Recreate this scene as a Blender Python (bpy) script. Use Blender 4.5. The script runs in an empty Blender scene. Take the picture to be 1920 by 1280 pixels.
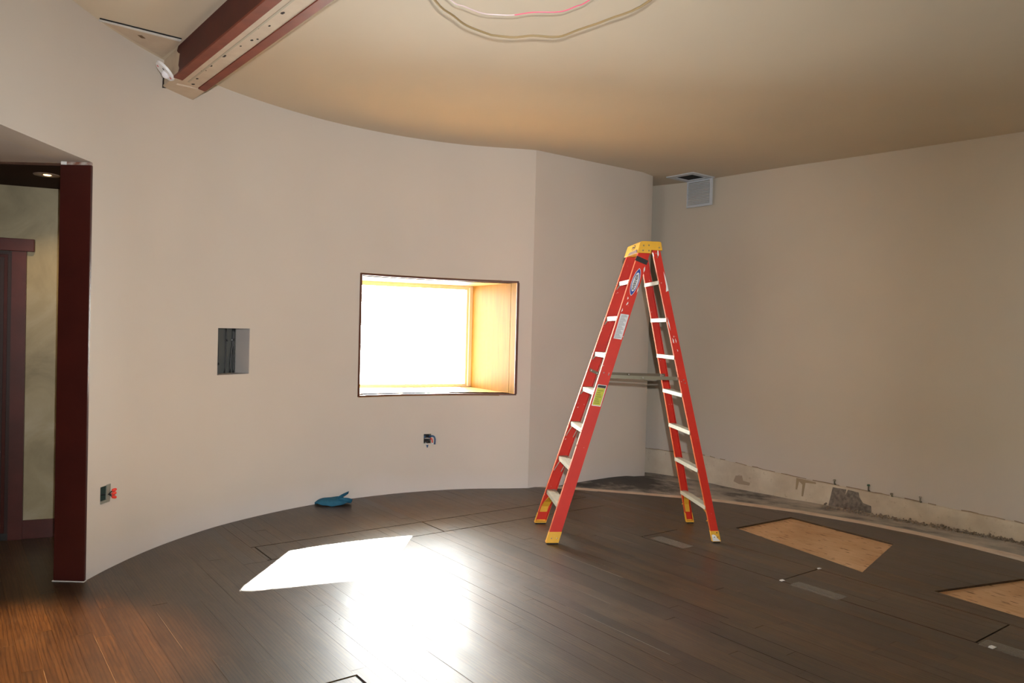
import bpy, bmesh, math, random
from mathutils import Vector, Matrix
random.seed(7)
C = bpy.context.scene.collection
sc = bpy.context.scene
PI = math.pi

# ------------------------------------------------------------------ camera, sky, sun, flash, exposure
FPX, ROLL, VH, CAMH = 1420.0, math.radians(1.45), -20.0, 1.61
pt = math.atan2(-VH, FPX)
X0 = Vector((1, 0, 0)); F0 = Vector((0, math.cos(pt), -math.sin(pt))); D0 = Vector((0, -math.sin(pt), -math.cos(pt)))
R0 = math.cos(ROLL) * X0 - math.sin(ROLL) * D0
D1 = math.sin(ROLL) * X0 + math.cos(ROLL) * D0
cam = bpy.data.cameras.new('camera'); camo = bpy.data.objects.new('camera', cam); C.objects.link(camo)
m = Matrix.Identity(4)
for i in range(3):
    m[i][0] = R0[i]; m[i][1] = -D1[i]; m[i][2] = -F0[i]
m[2][3] = CAMH
camo.matrix_world = m
cam.sensor_width = 36.0; cam.lens = FPX / 1920 * 36.0; cam.clip_start = 0.02
sc.camera = camo
vs = sc.view_settings
vs.view_transform = 'Standard'; vs.look = 'None'; vs.gamma = 1.0; vs.exposure = 0.0; vs.use_curve_mapping = False

world = bpy.data.worlds.new('sky'); sc.world = world; world.use_nodes = True
wn = world.node_tree.nodes; wl = world.node_tree.links
wn['Background'].inputs[0].default_value = (0.97, 0.97, 0.96, 1); wn['Background'].inputs[1].default_value = 75.0

def lamp(name, kind, loc, power, color=(1, 1, 1), target=None, **kw):
    l = bpy.data.lights.new(name, kind); l.energy = power; l.color = color
    for k, v in kw.items(): setattr(l, k, v)
    o = bpy.data.objects.new(name, l); C.objects.link(o); o.location = loc
    if target is not None:
        o.rotation_euler = (Vector(target) - Vector(loc)).to_track_quat('-Z', 'Y').to_euler()
    return o
TAN_EL = 1 / 1.79                       # sun elevation about 30 degrees
lamp('sun', 'SUN', (0, 20, 12), 540.0, (1.0, 0.97, 0.91), (-0.073 * 20, 20 - 0.997 * 20, 12 - 20 * TAN_EL), angle=0.012)
# the photographer's own flash, a little above and right of the lens
lamp('camera_flash', 'SPOT', (0.07, -0.02, CAMH + 0.19), 930.0, (0.97, 0.98, 0.98), (-0.9, 7.0, 1.85), spot_size=math.radians(82), spot_blend=1.0, shadow_soft_size=0.018)
# warm downlight in the corridor ceiling, just outside the frame
lamp('corridor_lamp', 'SPOT', (-2.95, 3.2, 2.55), 900.0, (1.0, 0.45, 0.14), (-2.45, 3.3, 0), spot_size=math.radians(48), spot_blend=0.6, shadow_soft_size=0.05)

ADDED_WIN = (-1.2, 1.3, 0.6, 2.8)      # unseen window added in the left wall to light the right side
def portal(name, loc, rot, sx, sy):
    o = lamp(name, 'AREA', loc, 1.0, shape='RECTANGLE', size=sx, size_y=sy); o.data.cycles.is_portal = True; o.rotation_euler = rot
portal('window_portal', (-0.7 - 0.535 * 0.97, 7.417 + 0.845 * 0.97, 1.533), (math.radians(-90), 0, math.radians(22.8)), 1.6, 1.14)
portal('window_portal', (-2.62, 0.05, 1.7), (0, math.radians(-90), 0), 2.2, 2.5)  # portal for the added side window

# ------------------------------------------------------------------ helpers
def link(name, me, mat=None, parent=None):
    o = bpy.data.objects.new(name, me); C.objects.link(o)
    if mat is not None:
        for x in (mat if isinstance(mat, (list, tuple)) else [mat]): me.materials.append(x)
    if parent is not None: o.parent = parent
    return o
def mesh(name, verts, faces, mat=None, parent=None, smooth=False, mi=None):
    me = bpy.data.meshes.new(name); me.from_pydata([tuple(v) for v in verts], [], faces); me.update()
    if mi:
        for p, k in zip(me.polygons, mi): p.material_index = k
    if smooth:
        for p in me.polygons: p.use_smooth = True
    return link(name, me, mat, parent)
class MB:
    """collects boxes, tubes, prisms; builds ONE mesh object"""
    def __init__(s): s.v = []; s.f = []; s.mi = []
    def add(s, v, f, k=0):
        b = len(s.v); s.v += [Vector(x) for x in v]; s.f += [tuple(b + i for i in q) for q in f]; s.mi += [k] * len(f); return s
    def box(s, a, b, k=0):
        (x0, y0, z0), (x1, y1, z1) = a, b
        return s.add([(x0,y0,z0),(x1,y0,z0),(x1,y1,z0),(x0,y1,z0),(x0,y0,z1),(x1,y0,z1),(x1,y1,z1),(x0,y1,z1)],
                     [(0,3,2,1),(4,5,6,7),(0,1,5,4),(1,2,6,5),(2,3,7,6),(3,0,4,7)], k)
    def hexa(s, lo, hi, k=0):
        n = len(lo)
        return s.add(list(lo) + list(hi), [tuple(range(n))[::-1], tuple(range(n, 2 * n))] + [(i, (i + 1) % n, n + (i + 1) % n, n + i) for i in range(n)], k)
    def tube(s, pts, r, n=8, k=0):
        pts = [Vector(p) for p in pts]; rings = []; al = (pts[-1] - pts[0]).normalized(); ref = Vector((0, 0, 1)) if abs(al.z) < 0.75 else Vector((0.8, 0.6, 0))
        for i, p in enumerate(pts):
            t = (pts[min(i + 1, len(pts) - 1)] - pts[max(i - 1, 0)]).normalized()
            u = t.cross(ref)
            if u.length < 1e-3: u = t.cross(Vector((1, 0, 0)))
            u.normalize(); w = t.cross(u)
            rr = r[i] if isinstance(r, (list, tuple)) else r
            rings.append([p + rr * (math.cos(2 * PI * j / n) * u + math.sin(2 * PI * j / n) * w) for j in range(n)])
        v = [x for rg in rings for x in rg]; f = []
        for i in range(len(pts) - 1):
            for j in range(n): f.append((i * n + j, i * n + (j + 1) % n, (i + 1) * n + (j + 1) % n, (i + 1) * n + j))
        f.append(tuple(range(n))[::-1]); f.append(tuple((len(pts) - 1) * n + j for j in range(n)))
        return s.add(v, f, k)
    def disc(s, c, ax, r, h, n=16, k=0, r2=None):
        c = Vector(c); ax = Vector(ax).normalized(); u = ax.orthogonal().normalized(); w = ax.cross(u); r2 = r if r2 is None else r2
        lo = [c + r * (math.cos(2 * PI * j / n) * u + math.sin(2 * PI * j / n) * w) for j in range(n)]
        hi = [c + ax * h + r2 * (math.cos(2 * PI * j / n) * u + math.sin(2 * PI * j / n) * w) for j in range(n)]
        return s.hexa(lo, hi, k)
    def xf(s, fn): s.v = [Vector(fn(*p)) for p in s.v]; return s
    def build(s, name, mat=None, parent=None, smooth=False, bevel=0):
        o = mesh(name, s.v, s.f, mat, parent, smooth, s.mi)
        bm = bmesh.new(); bm.from_mesh(o.data); bmesh.ops.recalc_face_normals(bm, faces=bm.faces)
        if bevel: bmesh.ops.bevel(bm, geom=list(bm.edges), offset=bevel, segments=1, affect='EDGES', clamp_overlap=True)
        bm.to_mesh(o.data); bm.free()
        return o
def empty(name, loc=(0, 0, 0), rotz=0.0):
    o = bpy.data.objects.new(name, None); C.objects.link(o); o.location = loc; o.rotation_euler = (0, 0, rotz); o.empty_display_size = 0.1
    return o
def tag(o, label, cat, group=None, kind=None):
    o['label'] = label; o['category'] = cat
    if group: o['group'] = group
    if kind: o['kind'] = kind
    return o
def structure(o, label=None):
    o['kind'] = 'structure'
    if label: o['label'] = label
    return o

# ------------------------------------------------------------------ materials
def mat(name, col, rough=0.6, metal=0.0, spec=0.5, bump=0.0, bscale=40.0, var=None, vscale=6.0, coat=0.0, emit=None, estr=0.0):
    mt = bpy.data.materials.new(name); mt.use_nodes = True; nt = mt.node_tree; b = nt.nodes['Principled BSDF']
    b.inputs['Base Color'].default_value = (*col, 1); b.inputs['Roughness'].default_value = rough; b.inputs['Metallic'].default_value = metal
    b.inputs['Specular IOR Level'].default_value = spec; b.inputs['Coat Weight'].default_value = coat
    if emit: b.inputs['Emission Color'].default_value = (*emit, 1); b.inputs['Emission Strength'].default_value = estr
    geo = None
    if var or bump:
        tc = nt.nodes.new('ShaderNodeTexCoord')
    if var:
        n = nt.nodes.new('ShaderNodeTexNoise'); n.inputs['Scale'].default_value = vscale; n.inputs['Detail'].default_value = 5
        r = nt.nodes.new('ShaderNodeValToRGB'); r.color_ramp.elements[0].position = 0.35; r.color_ramp.elements[1].position = 0.68
        r.color_ramp.elements[0].color = (*col, 1); r.color_ramp.elements[1].color = (*var, 1)
        nt.links.new(tc.outputs['Object'], n.inputs['Vector']); nt.links.new(n.outputs['Fac'], r.inputs['Fac']); nt.links.new(r.outputs['Color'], b.inputs['Base Color'])
    if bump:
        n2 = nt.nodes.new('ShaderNodeTexNoise'); n2.inputs['Scale'].default_value = bscale; n2.inputs['Detail'].default_value = 3
        bp = nt.nodes.new('ShaderNodeBump'); bp.inputs['Strength'].default_value = bump; bp.inputs['Distance'].default_value = 0.004
        nt.links.new(tc.outputs['Object'], n2.inputs['Vector']); nt.links.new(n2.outputs['Fac'], bp.inputs['Height']); nt.links.new(bp.outputs['Normal'], b.inputs['Normal'])
    return mt

class NT:
    """tiny node-building shorthand"""
    def __init__(s, name):
        s.m = bpy.data.materials.new(name); s.m.use_nodes = True; s.t = s.m.node_tree; s.b = s.t.nodes['Principled BSDF']
    def n(s, kind, **kw):
        x = s.t.nodes.new(kind)
        for k, v in kw.items():
            if k.startswith('i_'):
                key = k[2:]; key = int(key) if key.isdigit() else key.replace('_', ' ')
                if hasattr(v, 'outputs') or isinstance(v, bpy.types.NodeSocket): s.l(v, x.inputs[key])
                else: x.inputs[key].default_value = v
            else: setattr(x, k, v)
        return x
    def l(s, a, b):
        if hasattr(a, 'outputs'): a = a.outputs[0]
        s.t.links.new(a, b)
    def ramp(s, fac, stops):
        r = s.t.nodes.new('ShaderNodeValToRGB'); el = r.color_ramp.elements
        while len(el) < len(stops): el.new(0.5)
        for e, (p, c) in zip(el, stops): e.position = p; e.color = (*c, 1) if len(c) == 3 else c
        s.l(fac, r.inputs['Fac']); return r
    def mix(s, fac, a, b, blend='MIX'):
        x = s.t.nodes.new('ShaderNodeMix'); x.data_type = 'RGBA'; x.blend_type = blend
        for v, i in ((fac, 0), (a, 6), (b, 7)):
            if hasattr(v, 'outputs'): s.l(v, x.inputs[i])
            elif isinstance(v, bpy.types.NodeSocket): s.l(v, x.inputs[i])
            elif i == 0: x.inputs[0].default_value = v
            else: x.inputs[i].default_value = (*v, 1)
        return x.outputs[2]
    def math(s, op, a, b=0.0, clamp=False):
        x = s.t.nodes.new('ShaderNodeMath'); x.operation = op; x.use_clamp = clamp
        for v, i in ((a, 0), (b, 1)):
            if hasattr(v, 'outputs') or isinstance(v, bpy.types.NodeSocket): s.l(v, x.inputs[i])
            else: x.inputs[i].default_value = v
        return x

# painted drywall: fine roller stipple; near the floor the thinner primer coat shows through in patches
def paint(name, col, primer, zlo, zhi, amount=0.8):
    g = NT(name); tc = g.n('ShaderNodeTexCoord'); P = g.n('ShaderNodeNewGeometry').outputs['Position']
    sep = g.n('ShaderNodeSeparateXYZ', i_0=P)
    nz = g.n('ShaderNodeTexNoise', i_Vector=P, i_Scale=1.6, i_Detail=4.0)
    h = g.math('ADD', sep.outputs['Z'], g.math('MULTIPLY', g.math('SUBTRACT', nz.outputs['Fac'], 0.5), 0.25))
    mr = g.n('ShaderNodeMapRange', i_Value=h); mr.inputs['From Min'].default_value = zlo; mr.inputs['From Max'].default_value = zhi
    mr.inputs['To Min'].default_value = amount; mr.inputs['To Max'].default_value = 0.0
    n2 = g.n('ShaderNodeTexNoise', i_Vector=P, i_Scale=0.9, i_Detail=3.0)
    base = g.mix(g.ramp(n2.outputs['Fac'], [(0.35, (0, 0, 0)), (0.7, (1, 1, 1))]), col, tuple(c * 0.95 for c in col))
    g.l(g.mix(mr, base, primer), g.b.inputs['Base Color'])
    g.b.inputs['Roughness'].default_value = 0.75; g.b.inputs['Specular IOR Level'].default_value = 0.25
    n3 = g.n('ShaderNodeTexNoise', i_Vector=P, i_Scale=260.0, i_Detail=2.0)
    g.l(g.n('ShaderNodeBump', i_Strength=0.12, i_Distance=0.002, i_Height=n3.outputs['Fac']), g.b.inputs['Normal'])
    return g.m
M = {}
M['wall'] = paint('wall_paint', (0.65, 0.595, 0.53), (0.67, 0.63, 0.605), 0.02, 0.22)
M['wall_r'] = paint('wall_paint_right', (0.60, 0.535, 0.44), (0.60, 0.545, 0.495), 0.15, 0.75)
M['ceil'] = paint('ceiling_paint', (0.66, 0.575, 0.45), (0.66, 0.575, 0.45), -9, -8)
M['white'] = mat('white_primer', (0.62, 0.58, 0.54), 0.8, bump=0.1, bscale=150)

# stained oak planks: every plank its own tone, cathedral grain along its length, scuffed satin finish
def oak():
    g = NT('stained_oak'); P = g.n('ShaderNodeNewGeometry').outputs['Position']
    rnd = g.n('ShaderNodeAttribute', attribute_name='tone').outputs['Fac']
    mp = g.n('ShaderNodeMapping', i_Vector=P); mp.inputs['Rotation'].default_value = (0, 0, -math.atan2(0.6, 0.8))
    off = g.n('ShaderNodeCombineXYZ', i_X=g.math('MULTIPLY', rnd, 37.0), i_Y=g.math('MULTIPLY', rnd, 91.0))
    v = g.n('ShaderNodeVectorMath', operation='ADD', i_0=mp.outputs[0], i_1=off.outputs[0])
    st = g.n('ShaderNodeMapping', i_Vector=v.outputs[0]); st.inputs['Scale'].default_value = (26, 2.2, 1)
    n1 = g.n('ShaderNodeTexNoise', i_Vector=st.outputs[0], i_Scale=1.0, i_Detail=6.0, i_Roughness=0.65, i_Distortion=0.6)
    st2 = g.n('ShaderNodeMapping', i_Vector=v.outputs[0]); st2.inputs['Scale'].default_value = (11, 0.9, 1)
    wv = g.n('ShaderNodeTexWave', i_Vector=st2.outputs[0], i_Scale=1.6, i_Distortion=5.5, i_Detail=3.0, i_Detail_Scale=1.2, bands_direction='X')
    st3 = g.n('ShaderNodeMapping', i_Vector=v.outputs[0]); st3.inputs['Scale'].default_value = (240, 9, 1)
    pore = g.n('ShaderNodeTexNoise', i_Vector=st3.outputs[0], i_Scale=1.0, i_Detail=2.0)
    tone = g.ramp(rnd, [(0.0, (0.042, 0.0235, 0.008)), (0.4, (0.064, 0.036, 0.012)), (0.7, (0.082, 0.046, 0.015)), (1.0, (0.112, 0.060, 0.018))])
    c1 = g.mix(g.ramp(n1.outputs['Fac'], [(0.38, (1, 1, 1)), (0.66, (0, 0, 0))]), tone, g.mix(1.0, tone.outputs[0], (0.55, 0.50, 0.46), 'MULTIPLY'))
    c2 = g.mix(g.ramp(wv.outputs['Fac'], [(0.10, (0.75, 0.75, 0.75)), (0.40, (0, 0, 0))]), c1, g.mix(1.0, c1, (0.45, 0.40, 0.36), 'MULTIPLY'))
    c3 = g.mix(g.ramp(pore.outputs['Fac'], [(0.34, (0.9, 0.9, 0.9)), (0.50, (0, 0, 0))]), c2, g.mix(1.0, c2, (0.5, 0.45, 0.42), 'MULTIPLY'))
    # building dust trodden into the finish
    d1 = g.n('ShaderNodeTexNoise', i_Vector=P, i_Scale=1.3, i_Detail=7.0, i_Roughness=0.62)
    d2 = g.n('ShaderNodeTexNoise', i_Vector=P, i_Scale=9.0, i_Detail=5.0, i_Roughness=0.7)
    dust = g.math('MULTIPLY', g.ramp(d1.outputs['Fac'], [(0.45, (0, 0, 0)), (0.75, (1, 1, 1))]), g.ramp(d2.outputs['Fac'], [(0.35, (0, 0, 0)), (0.75, (1, 1, 1))]))
    c4 = g.mix(g.math('MULTIPLY', dust, 0.30), c3, (0.17, 0.145, 0.12))
    g.l(c4, g.b.inputs['Base Color'])
    d3 = g.n('ShaderNodeTexNoise', i_Vector=P, i_Scale=2.5, i_Detail=1.5)
    rr = g.n('ShaderNodeMapRange', i_Value=d3.outputs['Fac']); rr.inputs['To Min'].default_value = 0.48; rr.inputs['To Max'].default_value = 0.60
    g.l(rr, g.b.inputs['Roughness']); g.b.inputs['Coat Weight'].default_value = 0.6
    g.l(g.math('ADD', g.math('MULTIPLY', rnd, 0.10), 0.30), g.b.inputs['Coat Roughness']); g.b.inputs['Specular IOR Level'].default_value = 0.32
    bp = g.n('ShaderNodeBump', i_Strength=0.12, i_Distance=0.001, i_Height=g.math('ADD', n1.outputs['Fac'], pore.outputs['Fac']))
    g.l(bp, g.b.inputs['Normal'])
    return g.m
M['oak'] = oak()
def plywood():
    g = NT('raw_plywood'); P = g.n('ShaderNodeNewGeometry').outputs['Position']
    mp = g.n('ShaderNodeMapping', i_Vector=P); mp.inputs['Rotation'].default_value = (0, 0, -math.atan2(0.6, 0.8) + 0.05)
    st = g.n('ShaderNodeMapping', i_Vector=mp.outputs[0]); st.inputs['Scale'].default_value = (30, 5, 1)
    n1 = g.n('ShaderNodeTexNoise', i_Vector=st.outputs[0], i_Scale=1.0, i_Detail=5.0, i_Distortion=1.2)
    n2 = g.n('ShaderNodeTexNoise', i_Vector=P, i_Scale=3.0, i_Detail=4.0)
    st3 = g.n('ShaderNodeMapping', i_Vector=mp.outputs[0]); st3.inputs['Scale'].default_value = (36, 9, 1)
    n3 = g.n('ShaderNodeTexNoise', i_Vector=st3.outputs[0], i_Scale=1.0, i_Detail=2.0)
    c = g.ramp(n2.outputs['Fac'], [(0.3, (0.53, 0.30, 0.145)), (0.7, (0.66, 0.42, 0.24))])
    c = g.mix(g.ramp(n1.outputs['Fac'], [(0.5, (0, 0, 0)), (0.8, (0.8, 0.8, 0.8))]), c, (0.46, 0.25, 0.10))
    c = g.mix(g.ramp(n3.outputs['Fac'], [(0.63, (0, 0, 0)), (0.68, (1, 1, 1))]), c, (0.20, 0.10, 0.035))
    g.l(c, g.b.inputs['Base Color']); g.b.inputs['Roughness'].default_value = 0.7
    return g.m
M['ply'] = plywood()
M['edge'] = mat('pale_edge_board', (0.66, 0.52, 0.42), 0.8, var=(0.76, 0.65, 0.55), vscale=9, bump=0.4, bscale=60)
M['subfloor'] = mat('subfloor', (0.05, 0.04, 0.035), 0.9)
M['cut'] = mat('dark_cut', (0.006, 0.005, 0.005), 0.9)
def concrete():
    g = NT('rough_concrete'); P = g.n('ShaderNodeNewGeometry').outputs['Position']
    n1 = g.n('ShaderNodeTexNoise', i_Vector=P, i_Scale=2.0, i_Detail=8.0, i_Roughness=0.65)
    n2 = g.n('ShaderNodeTexNoise', i_Vector=P, i_Scale=22.0, i_Detail=6.0, i_Roughness=0.7)
    c = g.ramp(n1.outputs['Fac'], [(0.34, (0.10, 0.10, 0.102)), (0.44, (0.34, 0.325, 0.305)), (0.60, (0.56, 0.52, 0.47))])
    c = g.mix(g.ramp(n2.outputs['Fac'], [(0.55, (0, 0, 0)), (0.75, (0.7, 0.7, 0.7))]), c, (0.32, 0.28, 0.25))
    ds = g.n('ShaderNodeVectorMath', operation='DISTANCE', i_0=P); ds.inputs[1].default_value = (1.25, 8.45, 0)
    tar = g.ramp(g.math('ADD', ds.outputs['Value'], g.math('MULTIPLY', g.math('SUBTRACT', n1.outputs['Fac'], 0.5), 1.6)), [(0.45, (0.95, 0.95, 0.95)), (0.85, (0, 0, 0))])
    c = g.mix(tar, c, (0.045, 0.044, 0.046))        # black mastic left on the slab by the wall stub
    g.l(c, g.b.inputs['Base Color']); g.b.inputs['Roughness'].default_value = 0.85
    g.l(g.n('ShaderNodeBump', i_Strength=0.6, i_Distance=0.008, i_Height=n2.outputs['Fac']), g.b.inputs['Normal'])
    return g.m
M['concrete'] = concrete()
def plaster():
    g = NT('old_plaster'); P = g.n('ShaderNodeNewGeometry').outputs['Position']
    n1 = g.n('ShaderNodeTexNoise', i_Vector=P, i_Scale=3.0, i_Detail=7.0, i_Roughness=0.6)
    n2 = g.n('ShaderNodeTexNoise', i_Vector=P, i_Scale=17.0, i_Detail=6.0, i_Roughness=0.7)
    sep = g.n('ShaderNodeSeparateXYZ', i_0=P)
    c = g.ramp(n1.outputs['Fac'], [(0.35, (0.54, 0.46, 0.36)), (0.65, (0.70, 0.62, 0.50))])
    c = g.mix(g.ramp(n2.outputs['Fac'], [(0.60, (0, 0, 0)), (0.70, (0.7, 0.7, 0.7))]), c, (0.33, 0.25, 0.17))
    g.l(c, g.b.inputs['Base Color']); g.b.inputs['Roughness'].default_value = 0.85
    g.l(g.n('ShaderNodeBump', i_Strength=0.5, i_Distance=0.005, i_Height=n2.outputs['Fac']), g.b.inputs['Normal'])
    return g.m
M['plaster'] = plaster()
M['crack'] = mat('brown_glue_line', (0.20, 0.13, 0.08), 0.8, var=(0.36, 0.28, 0.19), vscale=7)
M['cement'] = mat('grey_cement', (0.13, 0.115, 0.10), 0.9, var=(0.26, 0.23, 0.20), vscale=30, bump=0.6, bscale=80)
M['rubble'] = mat('plaster_rubble', (0.42, 0.35, 0.27), 0.9, var=(0.15, 0.12, 0.10), vscale=18, bump=0.5, bscale=80)
M['redwood'] = mat('mahogany_stain', (0.052, 0.008, 0.0055), 0.32, var=(0.038, 0.006, 0.0045), vscale=3, spec=0.5)
M['redcasing'] = mat('mahogany_casing', (0.075, 0.014, 0.011), 0.4, var=(0.05, 0.010, 0.008), vscale=5)
M['redboard'] = mat('red_brown_stain', (0.21, 0.042, 0.018), 0.5, spec=0.3, var=(0.16, 0.030, 0.014), vscale=8)
M['redface'] = mat('dark_red_stain', (0.085, 0.012, 0.008), 0.5, spec=0.25, var=(0.06, 0.010, 0.008), vscale=5)
M['cream'] = mat('cream_plaster', (0.60, 0.50, 0.38), 0.8, var=(0.55, 0.44, 0.33), vscale=9, bump=0.3, bscale=60)
M['hole'] = mat('dark_hole', (0.03, 0.018, 0.014), 0.9)
def faux():
    g = NT('faux_glaze'); P = g.n('ShaderNodeNewGeometry').outputs['Position']
    n1 = g.n('ShaderNodeTexNoise', i_Vector=P, i_Scale=2.6, i_Detail=6.0, i_Roughness=0.6, i_Distortion=0.8)
    c = g.ramp(n1.outputs['Fac'], [(0.3, (0.20, 0.17, 0.095)), (0.55, (0.30, 0.26, 0.155)), (0.75, (0.38, 0.34, 0.235))])
    g.l(c, g.b.inputs['Base Color']); g.b.inputs['Roughness'].default_value = 0.5
    return g.m
M['faux'] = faux()
M['darkceil'] = mat('dark_brown_soffit', (0.030, 0.012, 0.007), 0.8, spec=0.15, var=(0.024, 0.010, 0.006), vscale=3)
def lightwood(name, c0, c1):
    g = NT(name); tc = g.n('ShaderNodeTexCoord')
    st = g.n('ShaderNodeMapping', i_Vector=tc.outputs['Object']); st.inputs['Scale'].default_value = (14, 14, 1.2)
    n1 = g.n('ShaderNodeTexNoise', i_Vector=st.outputs[0], i_Scale=2.0, i_Detail=5.0, i_Distortion=0.7)
    g.l(g.ramp(n1.outputs['Fac'], [(0.35, c0), (0.65, c1)]), g.b.inputs['Base Color']); g.b.inputs['Roughness'].default_value = 0.45
    g.b.inputs['Specular IOR Level'].default_value = 0.02
    return g.m
M['maple'] = lightwood('light_maple', (0.36, 0.215, 0.095), (0.42, 0.255, 0.12))
M['honey'] = lightwood('honey_stained_maple', (0.098, 0.050, 0.0085), (0.118, 0.064, 0.012))
M['winframe'] = lightwood('pale_window_frame', (0.52, 0.45, 0.32), (0.56, 0.49, 0.36))
M['dkwood'] = mat('dark_window_trim', (0.10, 0.035, 0.018), 0.5)
def glass(name='window_glass', tint=(0.96, 0.98, 0.97)):
    g = NT(name); t = g.t; t.nodes.remove(g.b)
    tr = g.n('ShaderNodeBsdfTransparent'); gl = g.n('ShaderNodeBsdfGlossy'); gl.inputs['Roughness'].default_value = 0.02
    tr.inputs['Color'].default_value = (*tint, 1)
    mx = g.n('ShaderNodeMixShader'); lw = g.n('ShaderNodeLayerWeight'); lw.inputs['Blend'].default_value = 0.5
    fr = g.math('ADD', g.math('MULTIPLY', g.math('POWER', lw.outputs['Facing'], 4.0), 0.5), 0.04)
    g.l(fr, mx.inputs[0]); g.l(tr, mx.inputs[1]); g.l(gl, mx.inputs[2]); g.l(mx, t.nodes['Material Output'].inputs['Surface'])
    return g.m
M['glass'] = glass()
M['tinted'] = glass('tinted_glass', (0.37, 0.375, 0.37))  # dims the added side window so its shadows stay soft
def fibreglass():
    g = NT('red_fibreglass'); tc = g.n('ShaderNodeTexCoord')
    n1 = g.n('ShaderNodeTexNoise', i_Vector=tc.outputs['Object'], i_Scale=38.0, i_Detail=3.0)
    n2 = g.n('ShaderNodeTexNoise', i_Vector=tc.outputs['Object'], i_Scale=5.0, i_Detail=3.0)
    spl = g.math('MULTIPLY', g.ramp(n1.outputs['Fac'], [(0.70, (0, 0, 0)), (0.72, (1, 1, 1))]), g.ramp(n2.outputs['Fac'], [(0.42, (0, 0, 0)), (0.6, (1, 1, 1))]))
    base = g.ramp(n2.outputs['Fac'], [(0.3, (0.50, 0.016, 0.006)), (0.7, (0.58, 0.024, 0.008))])
    g.l(g.mix(spl, base, (0.75, 0.66, 0.62)), g.b.inputs['Base Color']); g.b.inputs['Roughness'].default_value = 0.42
    return g.m
M['red'] = fibreglass()
M['orange'] = mat('light_orange_edge', (0.52, 0.10, 0.026), 0.6, spec=0.2)
M['yellow'] = mat('yellow_plastic', (0.74, 0.40, 0.035), 0.45, var=(0.68, 0.36, 0.03), vscale=12)
M['alu'] = mat('painted_step', (0.43, 0.405, 0.315), 0.55, var=(0.37, 0.35, 0.28), vscale=22)
M['steel'] = mat('dull_steel', (0.33, 0.30, 0.22), 0.38, metal=0.85)
M['steeldk'] = mat('dark_steel', (0.16, 0.14, 0.10), 0.42, metal=0.8)
M['rivet'] = mat('bright_rivet', (0.75, 0.74, 0.72), 0.25, metal=1.0)
M['black'] = mat('black_plastic', (0.012, 0.012, 0.013), 0.5)
M['rubber'] = mat('black_rubber', (0.010, 0.010, 0.010), 0.8)
M['whitepaint'] = mat('white_paint_smear', (0.74, 0.73, 0.70), 0.7)
M['blue'] = mat('label_blue', (0.025, 0.055, 0.30), 0.4)
M['silver'] = mat('label_silver', (0.62, 0.62, 0.63), 0.45)
M['grey'] = mat('label_grey', (0.30, 0.30, 0.31), 0.5)
M['lblyel'] = mat('label_yellow', (0.52, 0.46, 0.03), 0.5, var=(0.40, 0.42, 0.03), vscale=40)
M['lblwhite'] = mat('label_white', (0.75, 0.74, 0.72), 0.5)
M['ventwhite'] = mat('vent_white', (0.60, 0.63, 0.67), 0.45)
M['tan'] = mat('tan_cable', (0.34, 0.24, 0.115), 0.6)
M['pink'] = mat('pink_wire', (0.85, 0.16, 0.26), 0.35)
M['clear'] = mat('pale_wire', (0.78, 0.62, 0.64), 0.25)
M['rednut'] = mat('red_wire_nut', (0.75, 0.05, 0.03), 0.35)
M['bluewire'] = mat('blue_plastic', (0.035, 0.10, 0.22), 0.45)
M['galv'] = mat('galvanised_box', (0.30, 0.31, 0.26), 0.5, metal=0.3)
M['greenbox'] = mat('dark_green_inside', (0.012, 0.026, 0.02), 0.6)
M['nicheback'] = mat('grey_niche_back', (0.085, 0.09, 0.085), 0.7)
M['nicheside'] = mat('grey_white_niche_side', (0.40, 0.37, 0.35), 0.8)
M['conduit'] = mat('black_conduit', (0.016, 0.017, 0.018), 0.42)
M['cloth'] = mat('blue_cloth', (0.024, 0.125, 0.205), 0.7, spec=0.2, var=(0.018, 0.095, 0.165), vscale=25, bump=0.3, bscale=120)
M['alarm'] = mat('alarm_white', (0.78, 0.77, 0.78), 0.4)
M['alarmred'] = mat('alarm_red', (0.6, 0.05, 0.05), 0.5)
M['lens'] = mat('strobe_lens', (0.85, 0.83, 0.88), 0.06, spec=1.0)
M['lampglow'] = mat('lamp_glow', (1, 0.7, 0.4), 0.5, emit=(1.0, 0.62, 0.28), estr=7.0)
M['trimgrey'] = mat('downlight_trim', (0.22, 0.16, 0.12), 0.4)
def tapemat():
    g = NT('dusty_clear_tape'); t = g.t
    g.b.inputs['Base Color'].default_value = (0.30, 0.255, 0.21, 1); g.b.inputs['Roughness'].default_value = 0.3
    tr = g.n('ShaderNodeBsdfTransparent'); mx = g.n('ShaderNodeMixShader')
    P = g.n('ShaderNodeNewGeometry').outputs['Position']; n = g.n('ShaderNodeTexNoise', i_Vector=P, i_Scale=45.0, i_Detail=5.0)
    g.l(g.ramp(n.outputs['Fac'], [(0.3, (0.20, 0.20, 0.20)), (0.7, (0.50, 0.50, 0.50))]), mx.inputs[0])
    g.l(tr, mx.inputs[1]); g.l(g.b, mx.inputs[2]); g.l(mx, t.nodes['Material Output'].inputs['Surface'])
    return g.m
M['tape'] = tapemat()
M['doorred'] = mat('figured_door_veneer', (0.11, 0.028, 0.016), 0.35, var=(0.05, 0.012, 0.008), vscale=9)
M['doordk'] = mat('dark_door_stile', (0.022, 0.007, 0.006), 0.4)
M['doorplate'] = mat('blackened_plate', (0.02, 0.024, 0.028), 0.3, metal=0.4)

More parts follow.
